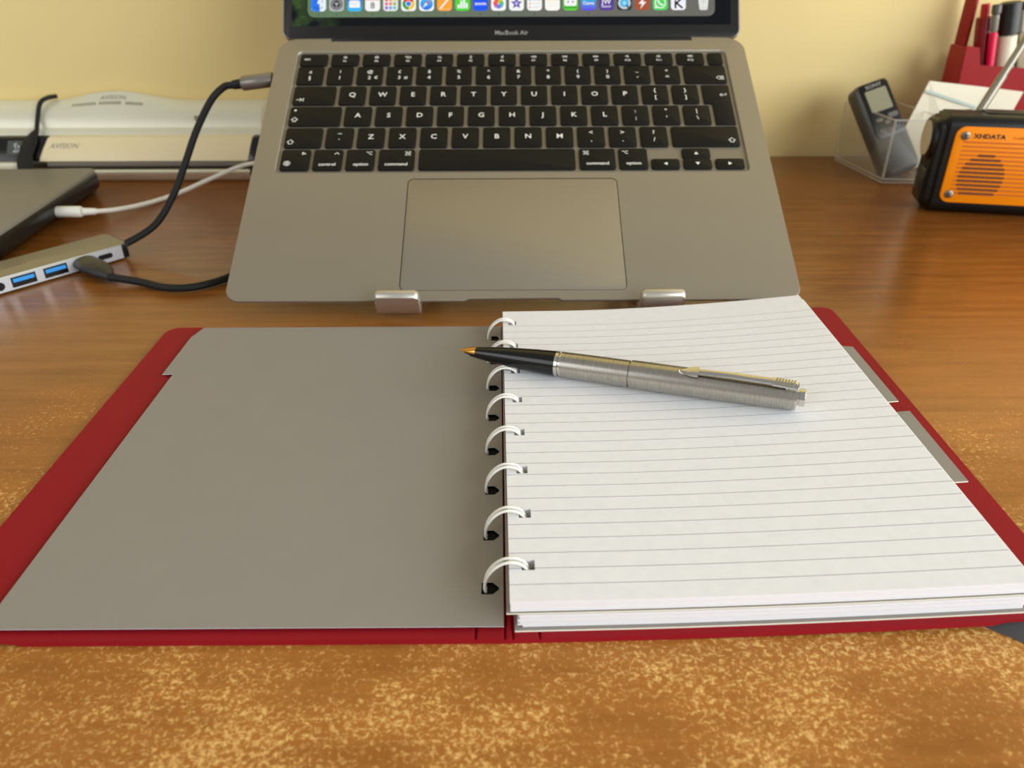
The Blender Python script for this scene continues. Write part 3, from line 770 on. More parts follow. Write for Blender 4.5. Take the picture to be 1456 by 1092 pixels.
# opened divider lying on the cover; tab on its outer edge near the back
def lefttop(s, v):
    z = 3.55
    return NP(s, v, z+0.5*math.exp(-((s+60)/60)**2)*0)
xs = cuts(-164.2, -160.2, -159.2, -8.9, -5.2, -3.2, -1.7, step=20)
ys = cuts(0.0, 157.6, 208.0, *hole_cuts(2.7), step=14)
def shear_tab(s, v):
    return (s, v)
def ldtop(z):
    def f(s, v):
        # pointed inner end of each punched slot
        if abs(s+3.2) < 0.01:
            for c in RV:
                if abs(abs(v-c)-2.7) < 0.01: v = c+(v-c)*0.25
        if s < -160.5 and v > 207: s += 3.0
        return NP(s, v, z)
    return f
grid_slab('divider', xs, ys, lambda s, v: (s > -159.2 or v > 157.6) and not (-8.9 < s < -3.2 and inhole(v, 2.7)), ldtop(3.5), ldtop(3.25), M_greylt, nb, m_top=M_grey)
# right-hand stack, bottom to top
def sheet(name, s0, s1, v0, v1, h0, h1, m, holes=True, tab=None, mt=None, uv=None, hs=(4.2, 8.4)):
    hv = 2.4
    xv = [s0, s1]; yv = [v0, v1]
    if holes: xv += list(hs); yv += hole_cuts(hv)
    if tab: xv += [s1-0.01+tab[2]]; yv += [tab[0], tab[1]]
    xs = cuts(*xv, step=9); ys = cuts(*yv, step=10 if uv else 16)
    def mk(s, v):
        if s > s1: return tab[0] < v < tab[1]
        return not (holes and hs[0] < s < hs[1] and inhole(v, hv))
    def shape(h):
        def f(s, v):
            if tab and s > s1+0.5 and abs(v-tab[1]) < 0.01: v -= 3.0
            if tab and s > s1+0.5 and abs(v-tab[0]) < 0.01: v += 0.0
            return NP(s, v, h)
        return f
    return grid_slab(name, xs, ys, mk, shape(h1), shape(h0), m, nb, uv=uv, m_top=mt)
sheet('divider', 1.6, 157.0, -1.2, 206.0, 2.25, 2.85, M_cream, tab=(61.0, 111.5, 14.8), mt=M_grey)
random.seed(4)
hb = 3.0
for k in range(9):
    h2 = hb+0.62; j = random.uniform(-0.7, 0.5)
    sheet('page', 4.0 if k == 0 else 2.6+random.uniform(-0.3, 0.6), 156.8+random.uniform(-0.5, 0.3), 0.3+j*0.5, 205.0+j, hb, h2-0.12, M_paper, hs=(5.0, 8.6)); hb = h2
sheet('divider', -0.9, 157.4, -0.2, 207.0, hb+0.05, hb+0.5, M_cream, tab=(108.0, 159.0, 8.2), mt=M_grey)
hb += 0.75
for k in range(6):
    h2 = hb+0.62; last = k == 5
    if last: h2 = 13.3
    sheet('page', 0.3+random.uniform(-0.2, 0.2), 157.2+(0 if last else (1.2 if k == 4 else random.uniform(-0.4, 0.5))), 0.3+(0 if last else random.uniform(-0.5, 0.3)), 207.6+(0.3 if last else (-3.4 if k == 4 else random.uniform(-1.6, -0.4))), hb, h2-(0.0 if last else 0.09), M_paper, mt=M_ruled if last else M_paper, uv='page'); hb = h2
# rings: two wire loops through every pair of holes
rp = [(-7.3, 2.55), (-7.6, 4.2), (-7.4, 6.4), (-6.5, 9.6), (-4.4, 12.8), (-1.4, 14.9), (1.8, 15.2), (4.6, 13.9), (6.2, 11.0), (6.6, 7.0), (6.0, 4.2), (4.6, 2.7)]
for c in RV:
    for dv in (-1.0, 1.0):
        def q(s, h):
            p = NP(0.0, c, 0); a = ang(s)*0.5+A_R*0.5
            sp_ = 1.0 if (h > 9 and s > -7) else 0.68
            hf = 1-0.08*c/208
            return (p[0]+s, p[1]+dv*sp_+s*0.008, h*hf if h > 3 else h)
        P = catmull([q(s, h) for s, h in rp], 5)
        tube('ring_loop', P, 0.52, M_ring, nb, 8)
# elastic strap looping out from under the cover
P = catmull([NP(139, 14, 0.7), NP(146, 7, 0.7), NP(151.5, 1.5, 0.9), NP(158, -6.5, 0.9), NP(166, -18, 0.9)], 6)
V = []; F = []
M_elastic = mat('grey_elastic', (80, 78, 80), 0.75, bump=0.6, bscale=2600)
P = catmull([Vector((138, 12, 1.0)), Vector((146, 6.5, 1.4)), Vector((152, 2, 2.2)), Vector((160, -5, 2.4)), Vector((172, -17, 1.0))], 6)
wd = Vector((0.62, 0.55, 0.56)).normalized()
nn = Vector((-0.4, -0.5, 0.8)).normalized()
for p in P:
    for a, b in ((-1, -1), (1, -1), (1, 1), (-1, 1)):
        q = p+wd*a*4.2+nn*b*0.45; V.append((q.x, q.y, max(0.05, q.z)))
for i in range(len(P)-1):
    for k in range(4):
        j = (k+1) % 4; F.append((i*4+k, i*4+j, i*4+4+j, i*4+4+k))
F.append((0, 1, 2, 3)); e = len(P)*4-4; F.append((e, e+3, e+2, e+1))
add('elastic_strap', fixn(pydata('elastic_strap', V, F)), M_elastic, nb, None, 40)

# ------------------------------------------------------------------ fountain pen
pa = at_z(654, 498, 17.2); pb = at_z(1145, 566, 21.2)
ax = (pb-pa); PL = ax.length; ax.normalize()
zc = (u2*0.58-fw*0.81); zc = (zc-ax*zc.dot(ax)).normalized(); yc = zc.cross(ax)
PR = Matrix((ax, yc, zc)).transposed()
pen = thing('fountain_pen', 'brushed steel fountain pen with black grip and gold nib lying across the pages', 'pen', pa, PR)
f = PL
lathe('grip_section', [(0.035*f, 1.0), (0.037*f, 2.1), (0.06*f, 2.7), (0.10*f, 3.5), (0.16*f, 4.4), (0.24*f, 5.2), (0.30*f, 5.6), (0.308*f, 5.6)], M_pensec, pen)
V = []; F = []
nibp = [(0.0, 0.25, 0.1), (0.02*f, 1.2, 0.6), (0.04*f, 2.0, 1.5), (0.055*f, 2.2, 2.1)]
for x, w, z in nibp:
    for k in range(7):
        a = math.radians(-80+160*k/6); V.append((x, w*math.sin(a), z*0.4+w*math.cos(a)*0.75+0.3))
    for k in range(7):
        a = math.radians(80-160*k/6); V.append((x, (w-0.12)*math.sin(a), z*0.4+w*math.cos(a)*0.75+0.1))
for i in range(3):
    for k in range(14):
        j = (k+1) % 14; F.append((i*14+k, i*14+j, i*14+14+j, i*14+14+k))
F.append(tuple(range(14))); F.append(tuple(42+k for k in range(14)))
add('nib', fixn(pydata('nib', V, F)), M_gold, pen, None, 40)
V, F = lathe_vf([(0.012*f, 0.3), (0.022*f, 0.9), (0.04*f, 1.7), (0.06*f, 2.3), (0.07*f, 2.4)], 16)
add('feed', fixn(pydata('feed', [(x, y*0.9, z*0.8-0.75) for x, y, z in V], F)), M_pensec, pen, None, 40)
lathe('trim_ring', [(0.306*f, 5.5), (0.308*f, 5.7), (0.317*f, 5.75), (0.318*f, 5.0), (0.3215*f, 5.0), (0.3225*f, 5.78), (0.326*f, 5.78)], M_chrome, pen)
lathe('barrel', [(0.325*f, 5.7), (0.40*f, 5.8), (0.524*f, 5.85), (0.525*f, 5.2), (0.53*f, 5.2)], M_steel, pen)
lathe('cap', [(0.528*f, 5.7), (0.529*f, 6.1), (0.56*f, 6.15), (0.70*f, 6.1), (0.85*f, 5.9), (0.97*f, 5.6), (0.976*f, 5.45)], M_steel, pen)
lathe('end_jewel', [(0.975*f, 5.5), (0.979*f, 5.5), (0.980*f, 4.0), (0.9815*f, 3.3), (0.984*f, 3.3), (0.985*f, 3.7), (0.998*f, 3.7), (1.0*f, 3.3)], M_chrome, pen)
# arrow clip
def clip_pt(t): return 0.665*f+(0.978-0.665)*f*t
V = []; F = []
sec = [(0.0, 0.4, 6.9), (0.03, 1.2, 7.0), (0.11, 2.3, 7.6), (0.17, 2.5, 8.0), (0.172, 1.3, 8.0), (0.45, 1.35, 8.5), (0.78, 1.5, 8.3), (0.785, 1.9, 8.3), (0.97, 2.0, 7.7), (1.0, 1.9, 6.9)]
for t, w, z in sec:
    x = clip_pt(t)
    for a, b in ((-1, -0.9), (1, -0.9), (1, 0.1), (0.5, 0.35), (-0.5, 0.35), (-1, 0.1)): V.append((x, w*a, z+b))
for i in range(len(sec)-1):
    for k in range(6):
        j = (k+1) % 6; F.append((i*6+k, i*6+j, i*6+6+j, i*6+6+k))
F.append(tuple(range(6))); F.append(tuple(len(V)-6+k for k in range(6)))
clip = add('clip', fixn(pydata('clip', V, F)), M_chrome, pen, None, 30)
V = []; F = []
for k in range(7):
    x = clip_pt(0.80+0.024*k)
    vf = prism_vf([(x, -1.7), (x+0.5, -1.7), (x+1.5, 1.7), (x+1.0, 1.7)], 8.3-0.05*k, 8.75-0.08*k); V, F = join_vf([(V, F), vf])
add('feather_notches', fixn(pydata('feather_notches', V, F)), M_steel, clip)
V, F = prism_vf(rr(0.033*f, 3.4, 1, 3, 0.963*f, 0), 4.6, 7.4); add('clip_foot', fixn(pydata('clip_foot', V, F)), M_chrome, clip)

# ------------------------------------------------------------------ USB hub and its cable
hd = math.atan2(0.771, 0.637); RZ = lambda a: Matrix.Rotation(a, 3, 'Z')
M_hub = mat('grey_anodised_hub', (150, 145, 128), 0.4, metal=0.7)
M_hubface = mat('pale_hub_face', (196, 196, 198), 0.45, metal=0.3)
HO = Vector((-250.5, 491, 0)); HR = RZ(hd)
hub = thing('usb_hub', 'slim grey metal multi-port hub with blue sockets lying on the desk', 'usb hub', HO, HR)
hl = 124
body = prism('shell', rr(hl, 28.5, 5, 6, -hl/2, 14.25), 0.4, 10.2, M_hub, hub, bev=0.5, bbev=0.5)
box('side_panel', -hl+3, -4.5, -0.35, 0.3, 1.0, 9.4, M_hubface, hub)
prism('end_cap', rr(2.4, 19, 0.8, 3, 0.4, 14.2), 1.0, 9.6, M_blackpl, hub, bev=0.3, bbev=0.3)
box('end_cap', -4.4, -0.6, -0.5, 4, 0.9, 9.5, M_blackpl, hub, bev=0.3)
M_blue = mat('blue_usb_tongue', (52, 150, 226), 0.4)
for xc in (-65.5, -46.8):
    pr_ = box('usb_socket', xc-7, xc+7, -0.6, 0.2, 2.2, 8.4, M_blackpl, hub)
    box('tongue', xc-6.0, xc+6.0, -0.85, 0.0, 5.2, 7.4, M_blue, pr_)
prism('usb_c_socket', rr(9.4, 3.2, 1.5, 5, -16, 5.2), 0.0, 0.65, M_blackpl, hub, axis='y')
prism('audio_socket', circle(2.6, 18, -79, 5.0), 0.0, 0.7, M_blackpl, hub, axis='y')
V, F = text_mesh('UGREEN', 4.6, bold=0.02)
add('lettering', pydata('lettering', [(x-66, y+14, 10.24) for x, y, z in V], F), mat('dark_hub_print', (92, 86, 70), 0.6), hub)
HINV = (Matrix.Translation(HO*S) @ HR.to_4x4()).inverted()
def local(V, inv): return [tuple(inv @ (Vector(v)*S)) for v in V]
pe = lapw(-152.6, 181, -4.2)
sl0 = pe+Vector((-22.5, 0, -4.4)); sl1 = pe+Vector((-1.2, 0, -1.9))
P = [HO+HR@Vector((0.5, 14, 5.5)), HO+HR@Vector((7, 13, 5.6))]+[at_y(x, y, Y) for x, y, Y in ((222, 318, 520), (248, 274, 534), (264, 230, 545), (280, 184, 553), (300, 143, 558), (318, 124, 561))]+[sl0+Vector((-7, 0, -1.0)), sl0]
P = catmull(P, 8)
V, F = tube_vf(P, 2.35, 12); add('cable', fixn(pydata('cable', local(V, HINV), F, 1)), M_rubber, hub, None, 60)
V, F = tube_vf([sl0+Vector((-6.5, 0, -0.9)), sl0+Vector((0.5, 0, 0))], [2.9, 3.3], 14); add('strain_relief', fixn(pydata('strain_relief', local(V, HINV), F, 1)), M_rubber, hub, None, 50)
V, F = tube_vf([sl0, sl0+Vector((0.6, 0, 0.06)), sl1-Vector((0.6, 0, 0.06)), sl1], [(4.2, 5.4), (4.7, 5.9), (4.7, 5.9), (4.2, 5.4)], 18)
add('plug_sleeve', fixn(pydata('plug_sleeve', local(V, HINV), F, 1)), mat('grey_plug_metal', (134, 130, 122), 0.35, metal=0.6), hub, None, 50)
V, F = tube_vf([sl1, sl1+Vector((1.8, 0, 0.1))], (1.3, 4.2), 14)
add('plug_tip', fixn(pydata('plug_tip', local(V, HINV), F, 1)), M_blackpl, hub, None, 50)

# USB-A plug with black cable
nd = HR@Vector((0, -1, 0))
uo = HO+HR@Vector((-29.5, -0.8, 0))
uc = thing('usb_plug_cable', 'black cable with a chunky black plug pushed into the hub', 'cable', (uo.x, uo.y, 0))
UI = Matrix.Translation(Vector((uo.x, uo.y, 0))*S).inverted()
pp = [uo+nd*0+Vector((0, 0, 5.6)), uo+nd*1+Vector((0, 0, 5.6)), uo+nd*16+Vector((0, 0, 5.6)), uo+nd*24+Vector((0, 0, 5.2)), uo+nd*31+Vector((0, 0, 4.4)), uo+nd*33.5+Vector((0, 0, 4.1))]
V, F = tube_vf(pp, [(3.6, 6.6), (4.2, 7.4), (4.3, 7.6), (4.0, 6.4), (3.0, 3.6), (2.8, 3.0)], 18)
add('plug', fixn(pydata('plug', local(V, UI), F, 1)), mat('dark_plug_rubber', (38, 37, 34), 0.45), uc, None, 50)
P = catmull([uo+nd*33+Vector((0, 0, 4.0)), at_z(200, 401, 2.6), at_z(230, 408, 2.5), at_z(262, 409.5, 2.5), at_z(295, 404, 2.5), at_z(328, 393, 2.5), at_z(370, 372, 2.5), at_z(405, 345, 2.5), Vector((-112, 600, 2.5)), Vector((-85, 680, 2.5)), Vector((-50, 745, 2.5))], 8)
V, F = tube_vf(P, 2.3, 12); add('cord', fixn(pydata('cord', local(V, UI), F, 1)), M_rubber, uc, None, 60)

# ------------------------------------------------------------------ dark flat device with white cable
M_slabtop = mat('dark_grey_lid', (126, 121, 112), 0.45, metal=0.1)
so = Vector((-322, 482, 0)); sR = RZ(math.radians(3.1))
sb = thing('closed_laptop', 'dark grey flat device with black rim, white plug in its side', 'laptop', so, sR)
prism('body', rr(300, 172, 10, 8, -156, 80), 0.3, 16.6, M_blackpl, sb, bev=2.0, bbev=5.0)
prism('lid', rr(298, 170, 9, 8, -156, 80), 15.4, 18.4, M_slabtop, sb, bev=0.8)
M_white = mat('white_cable_plastic', (236, 234, 222), 0.4)
w0 = at_z(81, 301, 8.0)
wc = thing('white_charging_cable', 'white cable running from the dark device across the desk', 'cable', (w0.x, w0.y, 0))
WI = Matrix.Translation(Vector((w0.x, w0.y, 0))*S).inverted()
V, F = tube_vf([w0+Vector((-1.5, 0, 0)), w0+Vector((-1, 0, 0)), at_z(116, 301, 7.2)-Vector((0.6, 0, 0)), at_z(117, 301, 7.2)], [(3.2, 3.6), (4.0, 4.4), (4.0, 4.4), (3.2, 3.6)], 16)
add('plug', fixn(pydata('plug', local(V, WI), F, 1)), M_white, wc, None, 50)
V, F = tube_vf([at_z(116.5, 301, 7.2), at_z(137, 300.5, 6.0)], [2.8, 2.4], 12); add('strain_relief', fixn(pydata('strain_relief', local(V, WI), F, 1)), M_white, wc, None, 50)
P = catmull([at_z(135, 300.5, 6.0), at_z(165, 298, 3.6), at_z(205, 290, 2.4), at_z(250, 276, 2.2), at_y(300, 254, 642), at_y(340, 237, 655), at_y(368, 231, 662), at_y(400, 226, 664), Vector((-168, 690, 12)), Vector((-160, 742, 2.2))], 8)
V, F = tube_vf(P, 1.75, 10); add('cord', fixn(pydata('cord', local(V, WI), F, 1)), M_white, wc, None, 60)

# ------------------------------------------------------------------ document scanner dock with wand scanner
M_silv = mat('pale_silver_plastic', (226, 224, 200), 0.35, metal=0.2)
M_tray = mat('bronze_tray', (160, 132, 104), 0.4, metal=0.3)
M_creamp = mat('cream_plastic', (240, 224, 180), 0.42)
SX0, SX1 = -640.0, -221.0
dk = thing('scanner_dock', 'long pale silver scanner dock with raised middle against the cream wall', 'scanner', (-430, 674, 0))
DO = Vector((-430, 674, 0)); DI = Matrix.Translation(DO*S).inverted()
def hump(x):
    t = max(0, 1-abs(x+352)/62); return 8.0*(t*t*(3-2*t))
xs_ = [SX0+(SX1-SX0)*k/60 for k in range(61)]
V = []; F = []
for x in xs_:
    h = hump(x); zt = 55.0+h
    prof = [(708, 26), (712, 33), (716, 35.5), (718, 41), (723, 47), (729, 51.5+h*0.5), (735, zt-0.4), (738, zt), (744, zt-1.5), (749, zt-6), (749.5, 4), (708, 4)]
    V += [(x, y, z) for y, z in prof]
m_ = 12
for i in range(60):
    for k in range(m_):
        j = (k+1) % m_; F.append((i*m_+k, i*m_+j, i*m_+m_+j, i*m_+m_+k))
F.append(tuple(range(m_))); F.append(tuple(60*m_+k for k in range(m_)))
add('housing', fixn(pydata('housing', local(V, DI), F, 1)), M_silv, dk, None, 35)
def dbox(name, x0, x1, y0, y1, z0, z1, m, bev=0.6, parent=dk, inv=DI):
    V, F = prism_vf(rr(x1-x0, y1-y0, max(bev, 0.3), 3, (x0+x1)/2, (y0+y1)/2), z0, z1, bev, bev)
    return add(name, fixn(pydata(name, local(V, inv), F, 1)), m, parent, None, 40)
dbox('tray', SX0, SX1-3, 674, 710, 0.1, 6.2, M_tray)
dbox('tray_lip', SX0, SX1-3, 675, 680, 6.2, 8.2, M_silv, 0.5)
dbox('feed_slot', -402, SX1-5, 681, 694, 6.0, 8.6, M_dark, 0.3)
dbox('roller_bar', -402, SX1-5, 686, 706, 8.6, 12.6, mat('grey_roller', (118, 108, 96), 0.5), 0.8)
dbox('front_step', SX0, -424, 684, 708, 6.3, 12.4, M_silv, 1.5)
dbox('foot', SX1-4, SX1, 676, 690, 0.1, 9, M_rubber, 0.8)
M_faint = mat('faint_olive_print', (150, 140, 106), 0.6)
V, F = text_mesh('AVISION', 6.0, shear=0.3)
V = [(-353+x, 730.0+(-0.0)+y*0.62, 0) for x, y, z in V]
def dockz(x, y):
    h = hump(x); prof = [(716, 35.5), (718, 41), (723, 47), (729, 51.5+h*0.5), (735, 54.6+h), (738, 55+h)]
    for (y0, z0), (y1, z1) in zip(prof, prof[1:]):
        if y0 <= y <= y1: return z0+(z1-z0)*(y-y0)/(y1-y0)
    return prof[-1][1]
V = [(x, y+1.2-0.05, dockz(x, y+1.2)+0.25) for x, y, z in V]
add('lettering', pydata('lettering', local(V, DI), F, 1), M_faint, dk)
V = []; F = []
for x0, x1 in ((-389, -366), (-364.5, -344), (-341, -324)):
    n_ = int((x1-x0)/2.2)
    for k in range(n_):
        a = x0+2.2*k; o = len(V)
        V += [(xx, yy, dockz(xx, yy)+0.25) for xx, yy in ((a, 727.2), (a+1.5, 727.2), (a+1.5, 728.8), (a, 728.8))]; F.append((o, o+1, o+2, o+3))
add('small_print', pydata('small_print', local(V, DI), F, 1), M_faint, dk)
dbox('button', -279, -273, 716.5, 719, 41, 45, M_faint, 0.6)
# wand scanner
wn = thing('wand_scanner', 'cream bar-shaped hand scanner with black ends set in the silver dock', 'scanner', (-330, 690, 12.7))
WO = Vector((-330, 690, 12.7)); WNI = Matrix.Translation(WO*S).inverted()
bprof = [(688, 13.2), (689, 12.8), (706, 12.8), (707.5, 15), (707.5, 30), (706, 31.5), (701, 30.5), (694, 23), (689, 16)]
def bar(name, x0, x1, m, skew0=0.0, skew1=0.0, k=1.0, parent=wn):
    V = []; F = []; nn = len(bprof); cy, cz = 698, 21
    for x, sk, kk in ((x0, skew0, k*0.94), (x0+1, skew0, k), (x1-1, skew1, k), (x1, skew1, k*0.94)):
        for y, z in bprof: V.append((x+sk*(z-13)/18, cy+(y-cy)*kk, max(12.75, cz+(z-cz)*kk)))
    for i in range(3):
        for q in range(nn):
            j = (q+1) % nn; F.append((i*nn+q, i*nn+j, i*nn+nn+j, i*nn+nn+q))
    F.append(tuple(range(nn))); F.append(tuple(3*nn+q for q in range(nn)))
    return add(name, fixn(pydata(name, local(V, WNI), F, 1)), m, parent, None, 30)
bar('body', -409, -228.5, M_creamp, 6.0, 3.0)
bar('end_cap', -228.4, -219, M_blackpl, 3.0, 2.0, 0.97)
ec = bar('end_cap', -520, -409.2, M_blackpl, 0, 6.0, 0.97)
def onbar(x, t):   # point on the slanted front face, t from 0 (bottom) to 1 (top)
    a, b = Vector((688.9, 16, 0)), Vector((700.8, 30.2, 0)); p = a.lerp(b, t); return (x, p.x-0.35, p.y+0.35)
V = [onbar(-437, 0.12), onbar(-424, 0.12), onbar(-424, 0.85), onbar(-437, 0.85)]
dsp = add('display', pydata('display', local(V, WNI), [(0, 1, 2, 3)], 1), mat('grey_lcd', (78, 82, 74), 0.35), ec)
V, F = strokes_vf([[(0, 0), (2, 0), (2, 1.5), (0, 2.5), (2, 3)], [(3.5, 0), (5, 0), (5, 2), (3.5, 2)]], 0.7)
V = [onbar(-431+x*0.9, 0.3+y*0.13)+() for x, y, z in V]; V = [(x, y-0.2, z+0.2) for x, y, z in V]
add('digits', pydata('digits', local(V, WNI), F, 1), mat('pale_digits', (190, 196, 196), 0.5), ec)
V, F = text_mesh('AVISION', 7.0, shear=0.3)
V = [onbar(-388+x*0.92, 0.56+y/19) for x, y, z in V]; V = [(x, y-0.1, z+0.1) for x, y, z in V]
add('lettering', pydata('lettering', local(V, WNI), F, 1), mat('grey_blue_print', (150, 142, 132), 0.6), wn)
P = catmull([Vector((-405, 737, 58.5)), Vector((-411, 731, 58.0)), Vector((-415, 725, 54.5)), Vector((-415.5, 716, 44)), Vector((-415, 707, 33.5))], 6)
V, F = tube_vf(P, 1.9, 10); add('wrist_cord', fixn(pydata('wrist_cord', local(V, WNI), F, 1)), M_rubber, wn, None, 60)
P = catmull([Vector((-415, 706, 34.5)), Vector((-417, 697, 28)), Vector((-419, 686.5, 18)), Vector((-416, 678, 11.5)), Vector((-412, 671, 4))], 6)
rr_ = [3+4.5*min(1, 4*i/len(P)) for i in range(len(P))]
V, F = tube_vf(P, [(1.8, r) for r in rr_], 12); add('strap', fixn(pydata('strap', local(V, WNI), F, 1)), M_rubber, wn, None, 60)

# ------------------------------------------------------------------ acrylic box, handset, papers
bx = thing('acrylic_box', 'clear acrylic open-topped box with slanted sides beside the orange radio', 'box', (309, 655, 0))
FL, BL, BR, FR = Vector((309.0, 655.5)), Vector((297.0, 734)), Vector((342, 738)), Vector((354, 653))
def bpt(p, z): return (p.x-309, p.y-655, z)
def slabq(name, quads, m, parent):
    """quads: list of 4 bottom + 4 top points already in local units"""
    V, F = quads, [(3, 2, 1, 0), (4, 5, 6, 7), (0, 1, 5, 4), (1, 2, 6, 5), (2, 3, 7, 6), (3, 0, 4, 7)]
    return add(name, fixn(pydata(name, V, F)), m, parent)
ctr = (FL+BL+BR+FR)/4; inn = lambda p, k=0.94: ctr+(p-ctr)*k
slabq('floor_plate', [bpt(p, 0.05) for p in (FL, FR, BR, BL)]+[bpt(p, 2.6) for p in (FL, FR, BR, BL)], M_acryl, bx)
slabq('floor_rim', [bpt(p, 3.0) for p in (FL, FR, BR, BL)]+[bpt(p, 5.2) for p in (FL, FR, BR, BL)], M_acryl, bx)
for a, b in ((FL, BL), (BL, BR), (BR, FR), (FR, FL)):
    # walls with a real thickness, mitred towards the centre
    ia, ib = inn(a, 0.955), inn(b, 0.955)
    ta, tb = (51.5 if True else 0), 51.5
    slabq('side_wall', [bpt(a, 5.3), bpt(b, 5.3), bpt(ib, 5.3), bpt(ia, 5.3), bpt(a, ta), bpt(b, tb), bpt(ib, tb), bpt(ia, ta)], M_acryl, bx)

for p_ in (FL, BL, BR, FR):
    q = ctr+(p_-ctr)*0.985; V, F = tube_vf([Vector(bpt(q, 5.3)), Vector(bpt(q, 51.5))], 0.9, 6); add('corner_edge', fixn(pydata('corner_edge', V, F)), M_acredge, bx, None, 60)
for a, b in ((FL, BL), (BL, BR), (BR, FR), (FR, FL)):
    for z_ in (51.6, 4.0, 1.4):
        a_, b_ = ctr+(a-ctr)*0.985, ctr+(b-ctr)*0.985; V, F = tube_vf([Vector(bpt(a_, z_)), Vector(bpt(b_, z_))], 0.7, 6); add('rim_edge', fixn(pydata('rim_edge', V, F)), M_acredge, bx, None, 60)

M_hand = mat('dark_grey_handset', (84, 82, 75), 0.42, spec=0.45)
fB = at_y(1287, 243, 664); fT = at_y(1237, 116, 704)
hz = (fT-fB); hL = hz.length; hz.normalize()
hx = Vector((1, 0.14, 0.10)); hx = (hx-hz*hx.dot(hz)).normalized(); hy = hz.cross(hx); hB = fB+hy*15
HRm = Matrix((hx, hy, hz)).transposed()
hs = thing('handset', 'dark grey handset with small display leaning inside the clear box', 'phone', hB, HRm)
prism('shell', rr(33, hL, 7, 6, 0, hL/2), 0, 15, M_hand, hs, bev=3.5, bbev=3.0, axis='y')
prism('face_panel', rr(27, hL*0.6, 4, 5, 1, hL*0.69), 14.8, 15.4, M_blackpl, hs, axis='y', bev=0.3)
prism('display', rr(19.5, 19, 1.2, 3, 1, hL*0.79), 15.3, 15.8, mat('olive_lcd', (138, 132, 104), 0.3), hs, axis='y')
for xx, zz, w, h in ((-5, 0.585, 6, 3), (8, 0.60, 9, 4), (1, 0.54, 5, 3), (-6, 0.46, 5, 3), (1, 0.45, 5, 3), (8, 0.46, 5, 3)):
    prism('button', rr(w, h, 1.2, 3, xx, hL*zz), 15.2, 16.0, mat('grey_buttons', (92, 88, 80), 0.4), hs, axis='y')
V, F = text_mesh('SONY', 4.4, bold=0.08, xs=1.25)
add('lettering', pydata('lettering', [(x+1, -15.5, y+hL*0.945) for x, y, z in V], F), mat('grey_handset_print', (138, 134, 124), 0.5), hs)

M_note = mat('off_white_sheet', (224, 214, 188), 0.7)
def leaning_sheet(name, px, Y, thick, m, label, stripe=None):
    o = px[0]; pts = [at_y(x, y, Yy) for (x, y), Yy in zip(px, Y)]
    base = pts[0].copy()
    t = thing(name, label, 'paper', (base.x, base.y, 0))
    inv = Matrix.Translation(Vector((base.x, base.y, 0))*S).inverted()
    nrm = (pts[1]-pts[0]).cross(pts[2]-pts[0]).normalized()
    if nrm.y > 0: nrm = -nrm
    V = [tuple(p) for p in pts]+[tuple(p-nrm*thick) for p in pts]; k = len(pts)
    F = [tuple(range(k)), tuple(range(2*k-1, k-1, -1))]+[(i, (i+1) % k, k+(i+1) % k, k+i) for i in range(k)]
    add('sheet', fixn(pydata('sheet', local(V, inv), F, 1)), m, t)
    if stripe:
        q = [at_y(x, y, Yy) for x, y, Yy in stripe]; V = [tuple(p+nrm*0.3) for p in q]
        add('printed_stripe', pydata('printed_stripe', local(V, inv), [(0, 1, 2, 3)], 1), mat('pale_blue_stripe', (170, 184, 172), 0.7), t)
    return t
leaning_sheet('note_sheet', [(1322, 115), (1402, 124), (1386, 155), (1336, 157), (1316, 236), (1252, 248)], [696, 696, 690, 690, 682, 680], 0.8, M_note, 'cream paper sheet with a pale blue stripe behind the handset',
              [(1317, 127, 693.6), (1388, 151, 690.6), (1387, 155, 689.8), (1315, 131, 692.8)])
leaning_sheet('note_sheet', [(1398, 123.5), (1455.5, 130.5), (1398, 232), (1345, 232)], [696.5, 696.5, 687, 687], 0.8, M_note, 'plain cream paper sheet leaning on the red organiser behind the radio')

# ------------------------------------------------------------------ red desk organiser and its pens
M_redpl = mat('red_organiser_plastic', (150, 22, 22), 0.45, spec=0.22)
ORG = Vector((374, 698, 0))
og = thing('desk_organiser', 'red plastic desk organiser holding pens against the cream wall', 'organiser', ORG)
def obox(name, x0, x1, y0, y1, z0, z1, bev=0.8): return box(name, x0-374, x1-374, y0-698, y1-698, z0, z1, M_redpl, og, bev=bev)
# front panel with a raised left shoulder
fp = [(374-374, 0.1), (500-374, 0.1), (500-374, 79.5), (388.2-374, 87), (384.0-374, 100.5), (373.2-374, 102), (375.0-374, 60)]
V = [(x, 0, z) for x, z in fp]+[(x, 2.4, z) for x, z in fp]; k = len(fp)
add('front_panel', fixn(pydata('front_panel', V, [tuple(range(k)), tuple(range(2*k-1, k-1, -1))]+[(i, (i+1) % k, k+(i+1) % k, k+i) for i in range(k)])), M_redpl, og)
obox('side_panel', 374.5, 377.0, 700.5, 728, 0.1, 100)
obox('floor_panel', 376.5, 500, 700.5, 748, 0.1, 3)
obox('back_panel', 386, 500, 745.5, 748, 0.1, 92)
sp_ = [(0, 0.1), (0, 138), (-2.8, 175), (0, 175)]
obox('partition', 386.5, 389.5, 728, 746, 0.1, 172)
obox('partition', 377, 500, 726, 728, 0.1, 84)
obox('side_panel', 497.5, 500, 700.5, 746, 0.1, 110)
